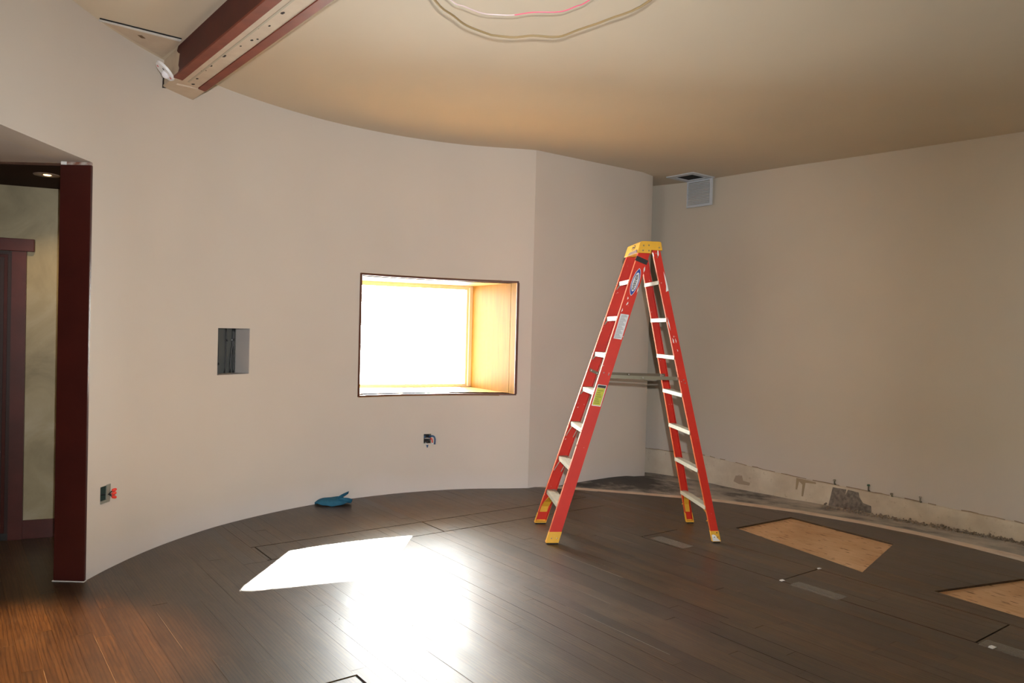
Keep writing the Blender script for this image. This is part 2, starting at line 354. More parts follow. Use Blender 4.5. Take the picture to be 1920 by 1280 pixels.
# ------------------------------------------------------------------ curved walls
def crom(pts, n=5):
    out = []
    P = [Vector(p) for p in pts]; P = [2 * P[0] - P[1]] + P + [2 * P[-1] - P[-2]]
    for i in range(1, len(P) - 2):
        for k in range(n):
            t = k / n; a, b, c, d = P[i - 1:i + 3]
            out.append(0.5 * ((2 * b) + (c - a) * t + (2 * a - 5 * b + 4 * c - d) * t * t + (3 * b - a - 3 * c + d) * t ** 3))
    out.append(P[-2]); return out
CEIL = 3.46
WL = [(-2.50, 2.2), (-2.555, 3.2), (-2.585, 4.0), (-2.597, 4.655), (-2.572, 5.02), (-2.515, 5.36), (-2.418, 5.70), (-2.275, 6.05), (-2.02, 6.47), (-1.73, 6.83), (-1.43, 7.105), (-1.02, 7.39), (-0.50, 7.62), (0.045, 7.727), (0.2, 7.76)]
WC = crom(WL, 6)
S = [0.0]
for a, b in zip(WC, WC[1:]): S.append(S[-1] + (b - a).length)
def at_s(s):
    s = max(0, min(S[-1], s))
    for i in range(len(S) - 1):
        if s <= S[i + 1] + 1e-9:
            t = (s - S[i]) / max(1e-9, S[i + 1] - S[i]); return WC[i].lerp(WC[i + 1], t)
    return WC[-1]
def nrm_s(s):                                           # outward normal
    t = (at_s(s + 0.05) - at_s(s - 0.05)).normalized(); return Vector((-t.y, t.x))
def s_of(x, y):
    best = (9e9, 0)
    for i in range(len(S) - 1):
        a, b = WC[i], WC[i + 1]; d = b - a; t = max(0, min(1, (Vector((x, y)) - a).dot(d) / d.length_squared)); q = (a + d * t - Vector((x, y))).length
        if q < best[0]: best = (q, S[i] + t * (S[i + 1] - S[i]))
    return best[1]
TH = 0.182
OPEN = dict(
    door=(s_of(-2.55, 2.75), s_of(-2.595, 4.655), -1.0, 2.575),
    win=(s_of(-1.43, 7.107), s_of(0.045, 7.727), 0.966, 2.10),
    niche=(s_of(-2.321, 5.965), s_of(-2.173, 6.254), 1.200, 1.575),
    boxl=(s_of(-2.588, 4.800), s_of(-2.583, 4.895), 0.440, 0.549),
    boxr=(s_of(-0.851, 7.480), s_of(-0.779, 7.512), 0.474, 0.568))
def curved_wall(name, s0, s1, z0, z1, mt):
    ss = sorted(set([s0, s1] + [s for s in S if s0 < s < s1] + [v for o in OPEN.values() for v in o[:2] if s0 <= v <= s1]))
    ss = [s for i, s in enumerate(ss) if i == 0 or s - ss[i - 1] > 1e-5]
    zz = sorted(set([z0, z1] + [v for o in OPEN.values() for v in o[2:] if z0 < v < z1]))
    def open_(i, j):
        sm, zm = (ss[i] + ss[i + 1]) / 2, (zz[j] + zz[j + 1]) / 2
        return any(a < sm < b and c < zm < d for a, b, c, d in OPEN.values())
    v, f, idx = [], [], {}
    def vid(i, j, side):
        if (i, j, side) not in idx:
            p = at_s(ss[i]) + (nrm_s(ss[i]) * TH if side else Vector((0, 0))); idx[(i, j, side)] = len(v); v.append((p.x, p.y, zz[j]))
        return idx[(i, j, side)]
    nI, nJ = len(ss) - 1, len(zz) - 1
    solid = [[not open_(i, j) for j in range(nJ)] for i in range(nI)]
    for i in range(nI):
        for j in range(nJ):
            if not solid[i][j]: continue
            f.append((vid(i, j, 0), vid(i + 1, j, 0), vid(i + 1, j + 1, 0), vid(i, j + 1, 0)))
            f.append((vid(i, j, 1), vid(i, j + 1, 1), vid(i + 1, j + 1, 1), vid(i + 1, j, 1)))
            for di, dj, e in ((-1, 0, ((i, j), (i, j + 1))), (1, 0, ((i + 1, j), (i + 1, j + 1))), (0, -1, ((i, j), (i + 1, j))), (0, 1, ((i, j + 1), (i + 1, j + 1)))):
                a, b = i + di, j + dj
                if not (0 <= a < nI and 0 <= b < nJ and solid[a][b]):
                    (p, q), (r, t) = e; f.append((vid(p, q, 0), vid(r, t, 0), vid(r, t, 1), vid(p, q, 1)))
    o = mesh(name, v, f, mt)
    bm = bmesh.new(); bm.from_mesh(o.data); bmesh.ops.recalc_face_normals(bm, faces=bm.faces); bm.to_mesh(o.data); bm.free()
    o.data.shade_smooth(); o.data.set_sharp_from_angle(angle=math.radians(28))
    return o
wl_ = structure(curved_wall('wall_left', 0.0, S[-1], 0.0, CEIL, M['wall']), 'curved beige drywall with a deep window and a doorway at its end')

def ribbon_wall(name, pts, z0, z1, mt, th=0.15, side=1):
    P = [Vector(p) for p in pts]; v = []; f = []; n = len(P)
    for i, p in enumerate(P):
        t = (P[min(i + 1, n - 1)] - P[max(i - 1, 0)]).normalized(); q = p + Vector((-t.y, t.x)) * th * side
        v += [(p.x, p.y, z0), (p.x, p.y, z1), (q.x, q.y, z0), (q.x, q.y, z1)]
    for i in range(n - 1):
        a, b = 4 * i, 4 * i + 4
        f += [(a, b, b + 1, a + 1), (a + 2, a + 3, b + 3, b + 2), (a + 1, b + 1, b + 3, a + 3), (a, a + 2, b + 2, b)]
    f += [(0, 1, 3, 2), (4 * n - 4, 4 * n - 2, 4 * n - 1, 4 * n - 3)]
    o = mesh(name, v, f, mt)
    bm = bmesh.new(); bm.from_mesh(o.data); bmesh.ops.recalc_face_normals(bm, faces=bm.faces); bm.to_mesh(o.data); bm.free()
    o.data.shade_smooth(); o.data.set_sharp_from_angle(angle=math.radians(28))
    return o
structure(ribbon_wall('wall_back', [(0.2, 7.76), (0.76, 8.18), (1.445, 8.685), (1.60, 8.89)], -0.15, CEIL, M['wall'], 0.16), 'angled beige wall stub between the curved wall and the recess')
RW = [(0.5, 10.2), (1.2, 9.85), (1.72, 9.47), (2.075, 9.20), (2.33, 8.92), (2.666, 8.52), (2.94, 8.21), (3.28, 7.86), (3.62, 7.50), (4.01, 7.08), (4.43, 6.62), (5.0, 5.9), (5.45, 5.1), (5.75, 4.2), (5.9, 3.0), (5.9, -3.0)]
RWC = crom(RW, 4)
structure(ribbon_wall('wall_right', RWC, -0.15, CEIL, M['wall_r'], 0.15), 'long beige curved wall right of the recess')
structure(ribbon_wall('wall_recess', [(0.1, 7.9), (0.1, 9.0), (0.5, 10.2)], -0.15, CEIL, M['wall_r'], 0.15))
structure(ribbon_wall('wall_front', [(5.9, -3.0), (-2.5, -3.0)], 0, CEIL, M['wall_r'], 0.15))
wy0, wy1, wz0, wz1 = ADDED_WIN
structure(MB().box((-2.65, -3.15, 0), (-2.5, wy0, CEIL)).box((-2.65, wy1, 0), (-2.5, 2.2, CEIL)).box((-2.65, wy0, 0), (-2.5, wy1, wz0)).box((-2.65, wy0, wz1), (-2.5, wy1, CEIL)).build('wall_side', M['wall_r']))
w2 = structure(empty('added_window', (-2.6, wy0, wz0)))  # added opening, out of view, lets in soft light from the left
fw, fh = wy1 - wy0, wz1 - wz0
mb = MB().box((0, 0, 0), (0.06, fw, 0.05)).box((0, 0, fh - 0.05), (0.06, fw, fh))
for k in range(3): mb.box((0, (fw - 0.05) * k / 2, 0.05), (0.06, (fw - 0.05) * k / 2 + 0.05, fh - 0.05))
mb.build('window_frame', M['dkwood'], w2)
MB().box((0.02, 0.05, 0.05), (0.025, fw - 0.05, fh - 0.05)).build('pane', M['tinted'], w2)
mb = MB().box((-6.5, -3.3, CEIL), (6.6, 10.8, CEIL + 0.12)); structure(mb.build('ceiling', M['ceil']), 'plain beige painted ceiling')

# ------------------------------------------------------------------ floor: oak planks laid on the diagonal
E2, D2 = Vector((0.8, 0.6)), Vector((-0.6, 0.8))
def ed(e, d): return E2 * e + D2 * d
SL = [(0.25, 7.80), (0.49, 7.765), (0.677, 7.73), (0.976, 7.672), (1.373, 7.565), (1.713, 7.467), (2.09, 7.315), (2.691, 6.952), (3.114, 6.59), (3.419, 6.26), (3.652, 5.90), (3.806, 5.615), (4.05, 5.0), (4.25, 4.2), (4.35, 3.2), (4.35, 0.6)]
SU = [(0.30, 7.86), (0.53, 7.875), (0.73, 7.86), (0.991, 7.79), (1.40, 7.68), (1.76, 7.58), (2.16, 7.42), (2.76, 7.055), (3.19, 6.68), (3.50, 6.36), (3.75, 5.98), (3.95, 5.70), (4.20, 5.05), (4.41, 4.22), (4.52, 3.2), (4.52, 0.6)]
def hull(pts):
    pts = sorted(set((round(p[0], 5), round(p[1], 5)) for p in pts))
    def half(it):
        h = []
        for p in it:
            while len(h) >= 2 and (h[-1][0] - h[-2][0]) * (p[1] - h[-2][1]) - (h[-1][1] - h[-2][1]) * (p[0] - h[-2][0]) <= 0: h.pop()
            h.append(p)
        return h
    a, b = half(pts), half(pts[::-1]); return [Vector(p) for p in a[:-1] + b[:-1]]
def clip_edge(poly, a, b, inside=True):
    d = b - a; out = []
    def sd(p): 
        v = d.x * (p.y - a.y) - d.y * (p.x - a.x); return v if inside else -v
    for i, p in enumerate(poly):
        q = poly[(i + 1) % len(poly)]; sp, sq = sd(p), sd(q)
        if sp >= 0: out.append(p)
        if (sp > 0 and sq < 0) or (sp < 0 and sq > 0): out.append(p.lerp(q, sp / (sp - sq)))
    return out
def area(p): return abs(sum(p[i].x * p[(i + 1) % len(p)].y - p[(i + 1) % len(p)].x * p[i].y for i in range(len(p)))) / 2
def ccw(p):
    s = sum(p[i].x * p[(i + 1) % len(p)].y - p[(i + 1) % len(p)].x * p[i].y for i in range(len(p))); return p if s > 0 else p[::-1]
def clip_in(poly, conv):
    for i in range(len(conv)):
        poly = clip_edge(poly, conv[i], conv[(i + 1) % len(conv)])
        if len(poly) < 3: return []
    return poly
def cut_out(poly, conv):
    res = []; rest = poly
    for i in range(len(conv)):
        a, b = conv[i], conv[(i + 1) % len(conv)]
        o = clip_edge(rest, a, b, False)
        if len(o) >= 3 and area(o) > 2e-4: res.append(o)
        rest = clip_edge(rest, a, b)
        if len(rest) < 3: break
    return res
wall_out = [tuple(at_s(s) + nrm_s(s) * 0.09) for s in [S[-1] * k / 40 for k in range(41)] if at_s(s).y > 4.7]
ROOM = ccw(hull([(-2.69, 1.2), (4.35, 1.2)] + [p for p in SL if p[1] > 1.2] + wall_out + [(-2.69, 4.7)]))
CORR = ccw([Vector((-5.2, 1.2)), Vector((-2.69, 1.2)), Vector((-2.69, 5.72)), Vector((-3.0, 5.80)), Vector((-5.2, 5.0))])
def rect(e0, e1, d0, d1): return ccw([ed(e0, d0), ed(e1, d0), ed(e1, d1), ed(e0, d1)])
PLY = [ccw([Vector(p) for p in ((1.922, 6.36), (2.548, 6.79), (3.067, 5.983), (2.47, 5.231))]),
       ccw([Vector(p) for p in ((2.765, 4.87), (3.541, 5.172), (3.95, 4.45), (3.30, 4.02))])]
LID = rect(1.12, 1.55, 2.80, 3.20)
CUTW = 0.0095
CUTS = [rect(1.82, 3.2, 5.455, 5.455 + CUTW), rect(3.2, 5.05, 5.455, 5.455 + CUTW), rect(1.82, 4.95, 5.10, 5.10 + CUTW),
        rect(1.82 - CUTW, 1.82, 5.10, 5.46), rect(3.2, 3.2 + CUTW, 5.10, 5.46),
        rect(4.45, 4.45 + CUTW, 1.2, 4.16), rect(4.90, 4.90 + CUTW, 1.2, 3.7), rect(4.45, 4.88, 4.155, 4.155 + CUTW), rect(4.45, 4.90, 2.905, 2.905 + CUTW), rect(4.45, 4.90, 1.715, 1.715 + CUTW)]
fl = MB()
for pl in (ROOM, CORR): fl.hexa([(p.x, p.y, -0.045) for p in pl], [(p.x, p.y, -0.0215) for p in pl])
fl.box((-6.5, -3.3, -0.22), (6.6, 10.8, -0.17)); fl.box((-6.5, -3.3, -0.17), (6.6, 1.2, -0.0215)); fl.box((-5.5, 1.2, -0.17), (-5.2, 6.5, -0.0215))
floor = structure(fl.build('floor', M['subfloor']), 'dark stained oak plank floor laid on the diagonal')
PW = 0.0826
pieces = []
rows = int(9.0 / PW)
for i in range(rows):
    e0 = -1.6 + i * PW; d = 0.6 - random.random() * 1.5
    while d < 8.6:
        L = random.choice((0.9, 1.3, 1.6, 2.0, 2.3)) * random.uniform(0.85, 1.1); a, b = max(d, 0.6), min(d + L, 8.6); d += L
        if b - a < 0.05: continue
        tone = min(1, max(0, random.gauss(0.5, 0.24)))
        base = rect(e0 + 0.00025, e0 + PW - 0.00025, a + 0.0002, b - 0.0002)
        for reg in (ROOM, CORR):
            q = clip_in(base, reg)
            if len(q) < 3 or area(q) < 5e-4: continue
            todo = [q]
            for hole in PLY + [LID] + CUTS:
                nx = []
                for p in todo:
                    inter = clip_in(p, hole)
                    if len(inter) < 3 or area(inter) < 1e-6: nx.append(p)
                    else: nx += cut_out(p, hole)
                todo = nx
            pieces += [(ccw(p), tone) for p in todo if area(p) > 4e-4]
def rank(pc):
    p, _ = pc; c = sum((q for q in p), Vector((0, 0))) / len(p)
    r = Vector((c.x, c.y, -CAMH)); dep = r.dot(F0); v = r.dot(D1) / max(dep, 0.1) * FPX; u = r.dot(R0) / max(dep, .1) * FPX
    seen = dep > 0.5 and abs(u) < 1060 and v < 700
    return (0 if seen else 1, -area(p) / max(dep, .2) ** 3)
pieces.sort(key=rank)
def plank_mesh(mb, p, k=0.0007):
    # slightly eased top edges; every board lies a hair higher or lower than its neighbour
    c = sum((q for q in p), Vector((0, 0))) / len(p); dz = random.uniform(-0.0005, 0.0005)
    top = []
    n = len(p)
    ins = [q + (c - q).normalized() * min(k, 0.2 * (c - q).length) for q in p]
    tx, ty = random.gauss(0, 0.0055), random.gauss(0, 0.0007)       # and is cupped or tilted by a fraction of a degree
    hz_ = lambda q: dz + tx * (q - c).dot(E2) + ty * max(-0.5, min(0.5, (q - c).dot(D2)))
    v = [(q.x, q.y, -0.019) for q in p] + [(q.x, q.y, -0.0005 + hz_(q)) for q in p] + [(q.x, q.y, hz_(q)) for q in ins]
    f = [tuple(range(2 * n, 3 * n))]
    for a in range(2):
        for j in range(n): f.append((a * n + j, a * n + (j + 1) % n, (a + 1) * n + (j + 1) % n, (a + 1) * n + j))
    mb.add(v, f)
def set_tone(me, vals):
    at = me.attributes.new('tone', 'FLOAT', 'FACE'); at.data.foreach_set('value', vals)
for p, tone in pieces[:300]:
    mb = MB(); plank_mesh(mb, p); o = mesh('plank', mb.v, mb.f, M['oak'], floor); set_tone(o.data, [tone] * len(mb.f))
mb = MB(); tv = []
for p, tone in pieces[300:]:
    k = len(mb.f); plank_mesh(mb, p); tv += [tone] * (len(mb.f) - k)
o = mesh('remaining_planks', mb.v, mb.f, M['oak'], floor); set_tone(o.data, tv); o['kind'] = 'stuff'
# raw plywood shows where the boards were taken up
for pl in PLY:
    c = sum((q for q in pl), Vector((0, 0))) / len(pl); q = [x + (x - c).normalized() * 0.01 for x in pl]
    MB().hexa([(x.x, x.y, -0.0215) for x in q], [(x.x, x.y, -0.0135) for x in q]).build('plywood_panel', M['ply'], floor)
# lid of a floor box at the bottom of the frame: a black metal rim round a plank inlay
lid = MB().hexa([(x.x, x.y, -0.0215) for x in rect(1.124, 1.546, 2.80, 3.196)], [(x.x, x.y, -0.004) for x in rect(1.124, 1.546, 2.80, 3.196)]).build('floor_box_rim', M['cut'], floor)
o = mesh('floor_box_lid', *(lambda mb: (mb.v, mb.f))(MB().hexa([(x.x, x.y, -0.004) for x in rect(1.134, 1.534, 2.80, 3.184)], [(x.x, x.y, 0.001) for x in rect(1.134, 1.534, 2.80, 3.184)])), M['oak'], lid); set_tone(o.data, [0.75] * len(o.data.polygons))
# dust caught in some of the seams
mb = MB()
def seam(e, d0, d1, w=0.0018):
    mb.hexa([(x.x, x.y, -0.001) for x in rect(e - w / 2, e + w / 2, d0, d1)], [(x.x, x.y, 0.0009) for x in rect(e - w / 2, e + w / 2, d0, d1)])
for i in range(rows):
    e = -1.6 + i * PW
    if random.random() < 0.35 and 0.1 < e < 5.0:
        for _ in range(random.choice((1, 1, 2))):
            a = random.uniform(2.2, 5.2); seam(e, a, a + random.uniform(0.25, 1.0), random.uniform(0.0007, 0.0014))
seam(5.12, 4.55, 5.3, 0.004)
for x, y, r in [(random.uniform(0, 2.2), random.uniform(4.4, 7.2), 0.004) for _ in range(26)] + [(random.uniform(-2, 0), random.uniform(3.4, 5.5), 0.003) for _ in range(18)]:
    p = Vector((x, y)); q = [p + Vector((math.cos(k * 1.26), math.sin(k * 1.26))) * r * random.uniform(0.5, 1.3) for k in range(5)]
    mb.hexa([(v.x, v.y, 0.0) for v in q], [(v.x, v.y, 0.0016) for v in q])
o = mb.build('seam_dust', mat('pale_dust', (0.26, 0.23, 0.19), 0.9), floor); o['kind'] = 'stuff'
# pale board along the curved edge of the raised floor
mb = MB()
def strip3(a, b, z0, z1):
    v = []; f = []
    for p, q in zip(a, b): v += [(p[0], p[1], z1), (q[0], q[1], z1 - 0.002), (q[0], q[1], z0), (p[0], p[1], z0)]
    n = len(a)
    for i in range(n - 1):
        k = 4 * i
        for j in range(4): f.append((k + j, k + (j + 1) % 4, k + 4 + (j + 1) % 4, k + 4 + j))
    f += [(0, 1, 2, 3), (4 * n - 4, 4 * n - 1, 4 * n - 2, 4 * n - 3)]
    mb.add(v, f)
strip3(crom(SL, 3), crom(SU, 3), -0.10, -0.0005)
mb.build('floor_edge_board', M['edge'], floor)
# concrete in the trench between the raised floor and the right wall
tr_in = crom(SU, 3); n = len(tr_in)
tr_out = []
Lr = [0.0]
for a, b in zip(RWC, RWC[1:]): Lr.append(Lr[-1] + (b - a).length)
def at_r(s):
    for i in range(len(Lr) - 1):
        if s <= Lr[i + 1]: return RWC[i].lerp(RWC[i + 1], (s - Lr[i]) / (Lr[i + 1] - Lr[i]))
    return RWC[-1]
s_a = 0.75
for i in range(n): tr_out.append(at_r(s_a + (Lr[-1] - 4.0 - s_a) * (i / (n - 1)) ** 1.25))
v = []; f = []; K = 9
for i in range(n):
    for k in range(K):
        t = k / (K - 1); p = Vector(tr_in[i]).lerp(tr_out[i], t * 1.02)
        # the slab lies almost level with the floor by the wall stub and drops towards the right wall
        near = max(0.0, 1 - max(0, (p - Vector((1.1, 8.4))).length - 0.25) / 0.75)
        z = -0.025 - 0.085 * min(1, t * 1.15); z = z * (1 - near) + (-0.004) * near
        v.append((p.x, p.y, z + random.uniform(-0.004, 0.004)))
for i in range(n - 1):
    for k in range(K - 1): a = i * K + k; f.append((a, a + 1, a + K + 1, a + K))
structure(mesh('concrete_trench', v, f, M['concrete'], smooth=True), 'rough grey concrete in the trench behind the raised floor')

# ------------------------------------------------------------------ base of the right wall: strip of old plaster, cement patch, bolts, rubble
def r_of(x, y):
    return min(((at_r(k * 0.02) - Vector((x, y))).length, k * 0.02) for k in range(int(Lr[-1] / 0.02)))[1]
def r_in(s): 
    t = (at_r(s + 0.05) - at_r(s - 0.05)).normalized(); return Vector((t.y, -t.x))     # into the room
LT = [(1.0, 0.19), (1.72, 0.186), (2.0, 0.182), (2.25, 0.20), (2.5, 0.182), (2.86, 0.145), (3.28, 0.115), (3.6, 0.10), (3.85, 0.09), (4.1, 0.075), (4.4, 0.055), (5.0, 0.03), (6.5, 0.0)]
def ledge(x):
    for (a, za), (b, zb) in zip(LT, LT[1:]):
        if x <= b: return za + (zb - za) * (x - a) / (b - a)
    return 0.0
mb = MB(); mc = MB(); ss = [r_of(1.3, 9.78) + 0.07 * k for k in range(75)]
prev = None
for s in ss:
    p = at_r(s); nn = r_in(s); zt = ledge(p.x) + random.uniform(-0.004, 0.004)
    cur = [p, p + nn * 0.012, zt]
    if prev:
        a, b = prev, cur
        mb.hexa([(a[0].x, a[0].y, -0.14), (a[1].x + nn.x * .03, a[1].y + nn.y * .03, -0.14), (b[1].x + nn.x * .03, b[1].y + nn.y * .03, -0.14), (b[0].x, b[0].y, -0.14)],
                [(a[0].x, a[0].y, a[2]), (a[1].x, a[1].y, a[2] - 0.008), (b[1].x, b[1].y, b[2] - 0.008), (b[0].x, b[0].y, b[2])])
        if random.random() < 0.72:
            a1, b1 = a[0] + nn * 0.004, b[0] + nn * 0.004; h = random.uniform(0.003, 0.008)
            mc.hexa([(a[0].x, a[0].y, a[2] - 0.002), (a1.x, a1.y, a[2] - 0.002), (b1.x, b1.y, b[2] - 0.002), (b[0].x, b[0].y, b[2] - 0.002)],
                    [(a[0].x, a[0].y, a[2] + h), (a1.x, a1.y, a[2] + h), (b1.x, b1.y, b[2] + h), (b[0].x, b[0].y, b[2] + h)])
    prev = cur
base = structure(mb.build('baseboard_right', M['plaster']), 'strip of bare old plaster along the foot of the right wall')
mc.build('glue_line', M['crack'], base)['kind'] = 'stuff'
# grey cement showing where the plaster broke off
def patch(cx, cz, pts, mt, name, off=0.014):
    lo = []; hi = []
    for dx, z in pts:
        s = r_of(cx, 0) if False else sp + dx; p = at_r(s); nn = r_in(s); g = 0.03 * max(0, (0.1 - z) / 0.24)
        lo.append((p.x + nn.x * 0.004, p.y + nn.y * 0.004, z)); q = p + nn * (off + g + 0.004); hi.append((q.x, q.y, z))
    return MB().hexa(lo, hi).build(name, mt, base)
sp = r_of(3.42, 7.70)
patch(0, 0, [(-0.13, -0.105), (-0.10, 0.085), (0.035, 0.085), (0.03, 0.02), (0.055, 0.085), (0.16, 0.075), (0.17, 0.03), (0.21, -0.02), (0.29, -0.035), (0.30, -0.105)], M['cement'], 'cement_patch')
sp = r_of(2.62, 8.57)
patch(0, 0, [(-0.05, -0.035), (-0.03, 0.03), (0.05, 0.045), (0.07, -0.01), (0.16, -0.02), (0.15, -0.05), (0.02, -0.055)], mat('brown_scar', (0.38, 0.30, 0.225), 0.9), 'plaster_scar')
sp = r_of(3.12, 8.03)
patch(0, 0, [(-0.05, 0.0), (-0.05, 0.12), (0.16, 0.105), (0.16, 0.09), (0.05, 0.085), (0.035, -0.06), (0.02, -0.06), (0.02, 0.06), (-0.02, 0.09), (-0.035, 0.0)], mat('brown_drip', (0.36, 0.275, 0.18), 0.9), 'plaster_scar')
# anchor bolts left standing out of the wall
def bolt(x, y, z, h, mt, label, nutcol):
    s = r_of(x, y); p = at_r(s) + r_in(s) * 0.03
    t = tag(empty('anchor_bolt', (p.x, p.y, z - 0.01)), label, 'bolt', 'anchor bolts along the foot of the right wall')
    q = r_in(s)
    MB().tube([(-q.x * 0.03, -q.y * 0.03, 0.012), (-q.x * 0.008, -q.y * 0.008, 0.014), (0, 0, 0.024), (0, 0, h)], 0.007, 8).build('shank', mt, t)
    MB().disc((0, 0, h), (0, 0, 1), 0.013, 0.010, 6).build('nut', nutcol, t)
    MB().disc((0, 0, h - 0.004), (0, 0, 1), 0.016, 0.003, 12).build('washer', nutcol, t)
bolt(3.36, 7.77, 0.115, 0.055, M['steeldk'], 'dull grey anchor bolt on the ledge, nearest to the ladder', M['steel'])
bolt(3.60, 7.53, 0.105, 0.07, M['steeldk'], 'green painted anchor bolt above the grey cement patch', mat('green_paint', (0.03, 0.10, 0.06), 0.5))
bolt(3.75, 7.36, 0.092, 0.035, M['steel'], 'short stubby anchor bolt, third along the ledge from the ladder', M['steel'])
bolt(3.92, 7.18, 0.082, 0.06, M['steeldk'], 'anchor bolt with a shiny tip, farthest from the ladder', M['rivet'])
# rubble along the foot of the wall
mb = MB()
for _ in range(1500):
    s = r_of(3.3, 7.86) + random.random() ** 0.7 * 3.2; p = at_r(s) + r_in(s) * (0.05 + abs(random.gauss(0, 0.09)))
    r = random.uniform(0.003, 0.013) * random.uniform(0.6, 1.25); z = -0.115 + random.random() * 0.035 * max(0, 1 - (p - at_r(s)).length / 0.2)
    a0 = random.random() * 6.28; k = 5
    lo = [(p.x + r * random.uniform(0.6, 1.3) * math.cos(a0 + j * 6.28 / k), p.y + r * random.uniform(0.6, 1.3) * math.sin(a0 + j * 6.28 / k), z) for j in range(k)]
    hi = [(p.x + (x - p.x) * 0.55, p.y + (y - p.y) * 0.55, z + r * random.uniform(0.7, 1.5)) for x, y, _ in lo]
    mb.hexa(lo, hi)
tag(mb.build('rubble', M['rubble']), 'crumbled plaster rubble lying along the foot of the right wall', 'rubble', kind='stuff')

# ------------------------------------------------------------------ window, deep maple-lined box through the thick wall
wn_ = Vector((-0.535, 0.845))
a_l, a_r = Vector((-1.43, 7.107)), Vector((0.045, 7.727))
zb_, zt_ = 0.966, 2.10
DEP = 1.02
win = structure(empty('window_1', (-0.7, 7.45, 0)), 'deep maple lined window blown out by daylight'); wo = Vector((-0.7, 7.45))
def wp(t, dpt, z):                                        # t along the opening, dpt outward
    p = a_l.lerp(a_r, t) + wn_ * dpt - wo; return (p.x, p.y, z)
def inner(t): 
    p = at_s(OPEN['win'][0] + (OPEN['win'][1] - OPEN['win'][0]) * t); return p - wo
def slab4(pts, nrm, th, name, mt, par):
    nrm = Vector(nrm) * th; return MB().hexa([Vector(p) for p in pts], [Vector(p) + nrm for p in pts]).build(name, mt, par)
tdir = (a_r - a_l).normalized(); t3 = Vector((tdir.x, tdir.y, 0))
J = 0.13                                                   # depth of the inner extension board
G1, G2 = 1.0, DEP
slab4([wp(1, J, zb_), wp(1, DEP, zb_), wp(1, DEP, zt_), wp(1, J, zt_)], t3, 0.02, 'right_jamb_board', M['honey'], win)
slab4([wp(1, 0.0, zb_), wp(1, J - 0.006, zb_), wp(1, J - 0.006, zt_), wp(1, 0.0, zt_)], t3, 0.018, 'right_extension_board', M['honey'], win)
slab4([wp(0, 0.0, zb_), wp(0, DEP, zb_), wp(0, DEP, zt_), wp(0, 0.0, zt_)], -t3, 0.02, 'left_jamb_board', M['maple'], win)
# head and sill follow the curve of the wall on the room side
def curved_board(name, z0, z1):
    N = 10; lo = []; pts = [inner(k / N) for k in range(N + 1)] + [Vector(wp(1, DEP, 0)[:2]), Vector(wp(0, DEP, 0)[:2])]
    return MB().hexa([(p.x, p.y, z0) for p in pts], [(p.x, p.y, z1) for p in pts]).build(name, M['maple'], win)
curved_board('head_board', zt_, zt_ + 0.02); curved_board('sill_board', zb_ - 0.02, zb_)
# thin dark edging where the boards meet the drywall
def edging(name, t0, t1, z0, z1):
    N = max(1, int(abs(t1 - t0) * 12)); mb = MB()
    for k in range(N):
        q = []
        for t in (t0 + (t1 - t0) * k / N, t0 + (t1 - t0) * (k + 1) / N):
            s = OPEN['win'][0] + (OPEN['win'][1] - OPEN['win'][0]) * t; p = at_s(s) - wo; n_ = nrm_s(s); q.append((p - n_ * 0.005, p + n_ * 0.012))
        mb.hexa([(q[0][0].x, q[0][0].y, z0), (q[1][0].x, q[1][0].y, z0), (q[1][1].x, q[1][1].y, z0), (q[0][1].x, q[0][1].y, z0)],
                [(q[0][0].x, q[0][0].y, z1), (q[1][0].x, q[1][0].y, z1), (q[1][1].x, q[1][1].y, z1), (q[0][1].x, q[0][1].y, z1)])
    mb.build(name, M['dkwood'], win)
W_ = 0.0105 / 1.6
edging('edging', -W_, 1 + W_, zt_ - 0.002, zt_ + 0.017); edging('edging', -W_, 1 + W_, zb_ - 0.013, zb_ + 0.002)
edging('edging', -W_, W_ * 1.0, zb_, zt_); edging('edging', 1 - W_ * 0.8, 1 + W_ * 1.6, zb_, zt_)
# outer frame, sash and pane
fo = MB()
def wbox(mb, t0, t1, d0, d1, z0, z1):
    mb.hexa([wp(t0, d0, z0), wp(t1, d0, z0), wp(t1, d1, z0), wp(t0, d1, z0)], [wp(t0, d0, z1), wp(t1, d0, z1), wp(t1, d1, z1), wp(t0, d1, z1)])
wbox(fo, 0.978, 1, 0.93, DEP + .03, zb_, zt_); wbox(fo, 0, 0.022, 0.93, DEP + .03, zb_, zt_); wbox(fo, 0, 1, 0.93, DEP + .03, zt_ - 0.022, zt_); wbox(fo, 0, 1, 0.93, DEP + .03, zb_, zb_ + 0.016)
fr = fo.build('window_frame', M['winframe'], win)
so = MB(); wbox(so, 0.962, 0.978, 0.95, 0.985, zb_ + 0.016, zt_ - 0.022); wbox(so, 0.022, 0.038, 0.95, 0.985, zb_ + 0.016, zt_ - 0.022); wbox(so, 0.038, 0.962, 0.95, 0.985, zb_ + 0.016, zb_ + 0.036); wbox(so, 0.038, 0.962, 0.95, 0.985, zt_ - 0.044, zt_ - 0.022)
so.build('sash', M['winframe'], win)
mb = MB(); wbox(mb, 0.038, 0.962, 0.964, 0.968, zb_ + 0.036, zt_ - 0.044); mb.build('pane', M['glass'], win)

